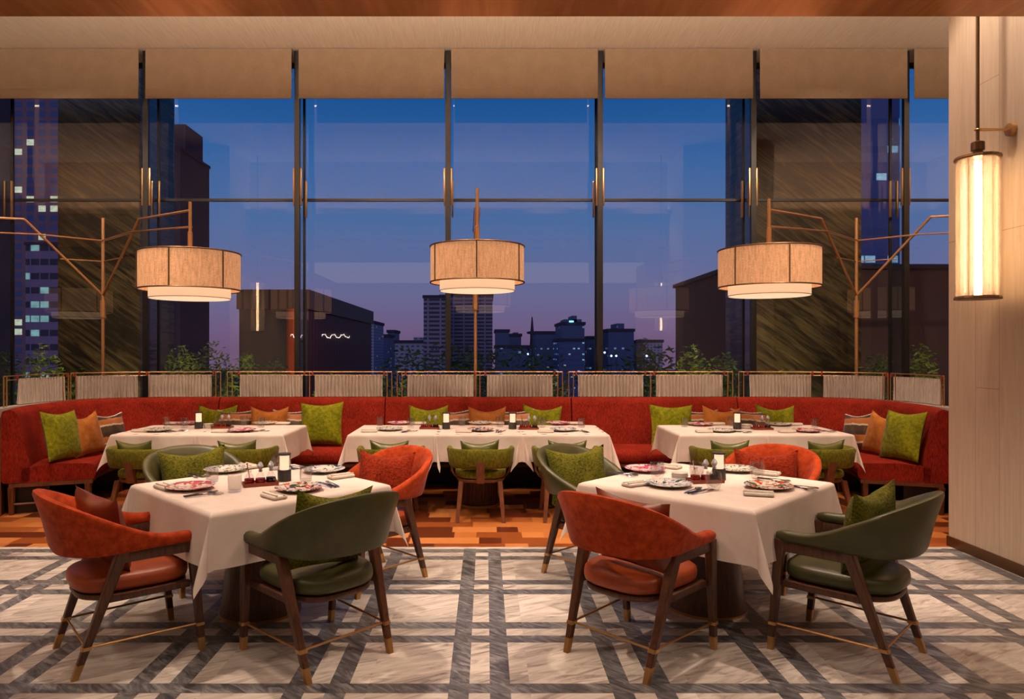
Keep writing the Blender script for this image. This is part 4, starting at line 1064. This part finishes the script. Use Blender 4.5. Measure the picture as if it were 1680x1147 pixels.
# plants
def leafcloud(c, r, n, size, rs):
    q = BM()
    for _ in range(n):
        d = Vector((rs.gauss(0,1), rs.gauss(0,1), rs.gauss(0,1))).normalized()*(rs.random()**0.4)
        p = Vector((c[0]+d.x*r[0], c[1]+d.y*r[1], c[2]+d.z*r[2]))
        a = Vector((rs.gauss(0,1), rs.gauss(0,1), rs.gauss(0,0.5))).normalized()*size*rs.uniform(0.6,1.3)
        b_ = a.cross(Vector((rs.gauss(0,1), rs.gauss(0,1), rs.gauss(0,1)))).normalized()*size*0.32
        q.faces.new([q.verts.new(p-a), q.verts.new(p+b_), q.verts.new(p+a), q.verts.new(p-b_)])
    return q
def plant(name, x, y, z0, ztop, rx, mat, n, size, label, cat, grp, seed):
    rs = random.Random(seed); t = thing(name, label, cat, (x, y, z0), 0, grp)
    hc = (ztop-z0)
    q = leafcloud((0,0,hc*0.62), (rx, rx*0.8, hc*0.42), n, size, rs); obj('foliage', q, mat, t, smooth=False)
    q = BM(); rr = 0.018 if cat == 'shrub' else 0.3
    for k in range(4): tube(q, [(0,0,0), (rs.uniform(-.3,.3)*rx, rs.uniform(-.3,.3)*rx, hc*0.4), (rs.uniform(-.6,.6)*rx, rs.uniform(-.5,.5)*rx, hc*0.8)], [rr, rr*0.7, rr*0.3], 5)
    obj('stems', q, 'oak', t)
shr = [(10,1.55),(70,1.60),(130,1.25),(300,1.58),(350,1.66),(402,1.5),(450,1.4),(545,1.20),(620,1.18),(680,1.20),(740,1.20),(830,1.20),(905,1.18),(1000,1.16),(1085,1.30),(1136,1.58),(1186,1.5),(1290,1.25),(1440,1.5),(1510,1.6)]
places = ['at the far left', 'behind the leftmost curtains', 'by the left pillar', 'right of the left pillar', 'below the dark slab building', 'near the left lamp shade', 'left of the pavilion column', 'in front of the pavilion', 'right of the pavilion', 'below the balcony tower', 'left of the middle lamp pole', 'right of the middle lamp pole', 'below the mast', 'right of the fifth window fin', 'under the right trees', 'left of the right pillar', 'touching the right pillar', 'in front of the right pillar', 'right of the right pillar', 'nearest the right column']
for i, ((px, zt), w) in enumerate(zip(shr, places)):
    y = 10.05 + (i % 3)*0.12
    plant('garden_shrub', gx(px, y), y, -0.02, zt, 0.30, 'leaf' if i % 2 else 'leaf_dark', 1000, 0.04, 'leafy green shrub outside the glass ' + w, 'shrub', 'shrubs along the terrace edge', 100+i)
trees = [(655,582,55),(690,588,50),(735,573,52),(765,576,60),(800,580,48),(840,578,55),(875,584,58),(905,590,50),(1035,583,50),(1062,572,54),(1085,576,48),(1110,584,52)]
tp = ['furthest left, beside the pavilion', 'second from the pavilion', 'left of the middle lamp pole', 'just left of the middle lamp pole', 'just right of the middle lamp pole', 'below the first dark block', 'below the mast', 'furthest right of the middle group', 'leftmost of the right group', 'tallest of the right group', 'behind the right lamp reflection', 'rightmost, beside the dark pavilion']
for i, ((px, py, D), w) in enumerate(zip(trees, tp)):
    plant('park_tree', gx(px, D), D, -20, gz(py, D), 2.4 + (i % 3)*0.4, 'leaf_dark', 1800, 0.30, 'dark leafy tree on the skyline, ' + w, 'tree', 'park trees below the terrace', 200+i)
# neon wall light behind the camera, seen as a reflection in the glass
def squiggle(x, z, w, label):
    q = BM(); pts = [(x + w*(k/30), -3.96, z + 0.07*math.sin(k*0.62)*(1-0.3*k/30) + 0.02*math.sin(k*1.9)) for k in range(31)]
    tube(q, pts, 0.012, 6); tag(obj('neon_light', q, 'neon'), label, 'light', 'white neon wall lights')
squiggle(-5.3, 2.02, 0.9, 'white wavy neon tube reflected in the window over the pavilion')
squiggle(-6.3, 2.02, 0.5, 'short white wavy neon tube reflected beside the window fin')

# ------------------------------------------------------------------ lights
def area(name, loc, rot, size, power, color, sy=None, spread=None):
    ld = bpy.data.lights.new(name, 'AREA'); ld.energy = power; ld.color = color; ld.size = size
    if sy: ld.shape = 'RECTANGLE'; ld.size_y = sy
    if spread: ld.spread = spread
    o = bpy.data.objects.new(name, ld); COL.objects.link(o); o.location = loc; o.rotation_euler = rot; return o
def spot(name, loc, tgt, power, ang=60, color=(1.0, 0.74, 0.50), r=0.04, blend=0.5):
    ld = bpy.data.lights.new(name, 'SPOT'); ld.energy = power; ld.color = color; ld.spot_size = math.radians(ang); ld.spot_blend = blend; ld.shadow_soft_size = r
    o = bpy.data.objects.new(name, ld); COL.objects.link(o); o.location = loc
    d = Vector(tgt) - Vector(loc); o.rotation_euler = d.to_track_quat('-Z', 'Y').to_euler(); return o
W = (1.0, 0.765, 0.585)
for T in (T1, T2):
    spot('table_downlight', (T[0], T[1]-0.1, 3.62), (T[0], T[1], 0), 210, 95, W)
for x in (-3.6, -1.2, 1.2, 3.2):
    spot('floor_downlight', (x, 4.9, 5.34), (x, 5.95, 0), 330, 62, W)
for x in (-2.75, -0.9, 0.75, 2.7):
    spot('banquette_downlight', (x, 6.5, 5.34), (x, 7.7, 0.6), 190, 60, W)
for x in (-4.2, 4.0):
    spot('corner_downlight', (x*0.85, 6.0, 5.34), (x, 7.3, 0.5), 190, 52, W)
for x in (-3.4, 0.0, 3.2):
    spot('front_downlight', (x, 2.2, 3.62), (x, 3.3, 0), 75, 95, W)
area('ceiling_fill', (0, 4.62, 4.365), (math.radians(140), 0, 0), 17, 1500, W, 0.05)  # added fill strip that brightens the plank ceiling
area('blind_fill', (0, 7.9, 5.38), (0, 0, 0), 17, 45, W, 0.08)  # added fill for the blinds, out of view above the soffit edge
for x in (-3.9, -1.4, 1.4, 3.7):
    spot('curtain_shrub_fill', (x, 6.2, 5.34), (x, 9.7, 1.2), 330, 66, W, 0.03, 0.8)  # added spots lifting the curtains and the shrubs beyond the glass
area('room_fill', (0, 0.0, 3.6), (0, 0, 0), 9, 85, (1.0, 0.75, 0.56), 5)  # broad panel added for general ambient light
spot('pillar_fill', (-4.6, 6.4, 5.3), (-5.9, 10.6, 2.3), 330, 52, W)  # added pair of spots, shining through the glass to brighten the stone
spot('pillar_fill', (3.6, 6.4, 5.3), (4.9, 10.6, 2.3), 330, 52, W)
for x in (-5.8, -3.2, 0.4, 3.2, 5.6):
    spot('shrub_fill', (x, 9.72, 0.25), (x, 10.3, 1.2), 30, 150, (1.0, 0.86, 0.5))  # low spots added to bring up the shrub leaves
spot('pavilion_fill', (-2.6, 14.5, 3.0), (-4.3, 17.5, 1.4), 60, 90, (1.0, 0.66, 0.42))  # warm spot added to lift the dark pavilion walls
sun = bpy.data.lights.new('facade_fill', 'SUN'); sun.energy = 0.35; sun.color = (0.86, 0.80, 1.0); sun.angle = math.radians(60)  # weak sun added from the camera side to brighten building fronts
so = bpy.data.objects.new('facade_fill', sun); COL.objects.link(so); so.rotation_euler = Vector((0.25, 1.0, -0.45)).to_track_quat('-Z', 'Y').to_euler()

# ------------------------------------------------------------------ sky
w = bpy.data.worlds.new('dusk'); SC.world = w; w.use_nodes = True; nt = w.node_tree; nt.nodes.clear()
tc = nt.nodes.new('ShaderNodeTexCoord'); sp = nt.nodes.new('ShaderNodeSeparateXYZ'); L(nt, tc.outputs['Generated'], sp.inputs[0])
z = math_n(nt, 'ADD', math_n(nt, 'MULTIPLY', sp.outputs[2], 2.0), 0.0, clamp=True)
col = ramp(nt, z, [(0.0, s2l((112,86,120))), (0.06, s2l((116,96,134))), (0.16, s2l((110,110,152))), (0.34, s2l((80,112,164))), (0.50, s2l((56,104,166))), (0.68, s2l((26,84,150))), (1.0, s2l((6,44,96)))])
bg = nt.nodes.new('ShaderNodeBackground'); bg.inputs[1].default_value = 1.0; L(nt, col, bg.inputs[0])
ow = nt.nodes.new('ShaderNodeOutputWorld'); L(nt, bg.outputs[0], ow.inputs[0])

# ------------------------------------------------------------------ camera
cd = bpy.data.cameras.new('camera'); co = bpy.data.objects.new('camera', cd); COL.objects.link(co); SC.camera = co
co.location = (0, 0, H); co.rotation_euler = (PI/2, 0, 0)
cd.sensor_width = 36.0; cd.lens = 36.0*F/1680; cd.shift_x = (840-CX)/1680; cd.shift_y = (HY-573.5)/1680; cd.clip_end = 2000; cd.clip_start = 0.05
SC.view_settings.view_transform = 'Standard'; SC.view_settings.look = 'None'; SC.view_settings.gamma = 1; SC.view_settings.exposure = 0.0; SC.view_settings.use_curve_mapping = False
SC.cycles.use_denoising = True; SC.cycles.max_bounces = 10; SC.cycles.transparent_max_bounces = 24; SC.cycles.sample_clamp_indirect = 4.0
SC.cycles.caustics_reflective = False; SC.cycles.caustics_refractive = False
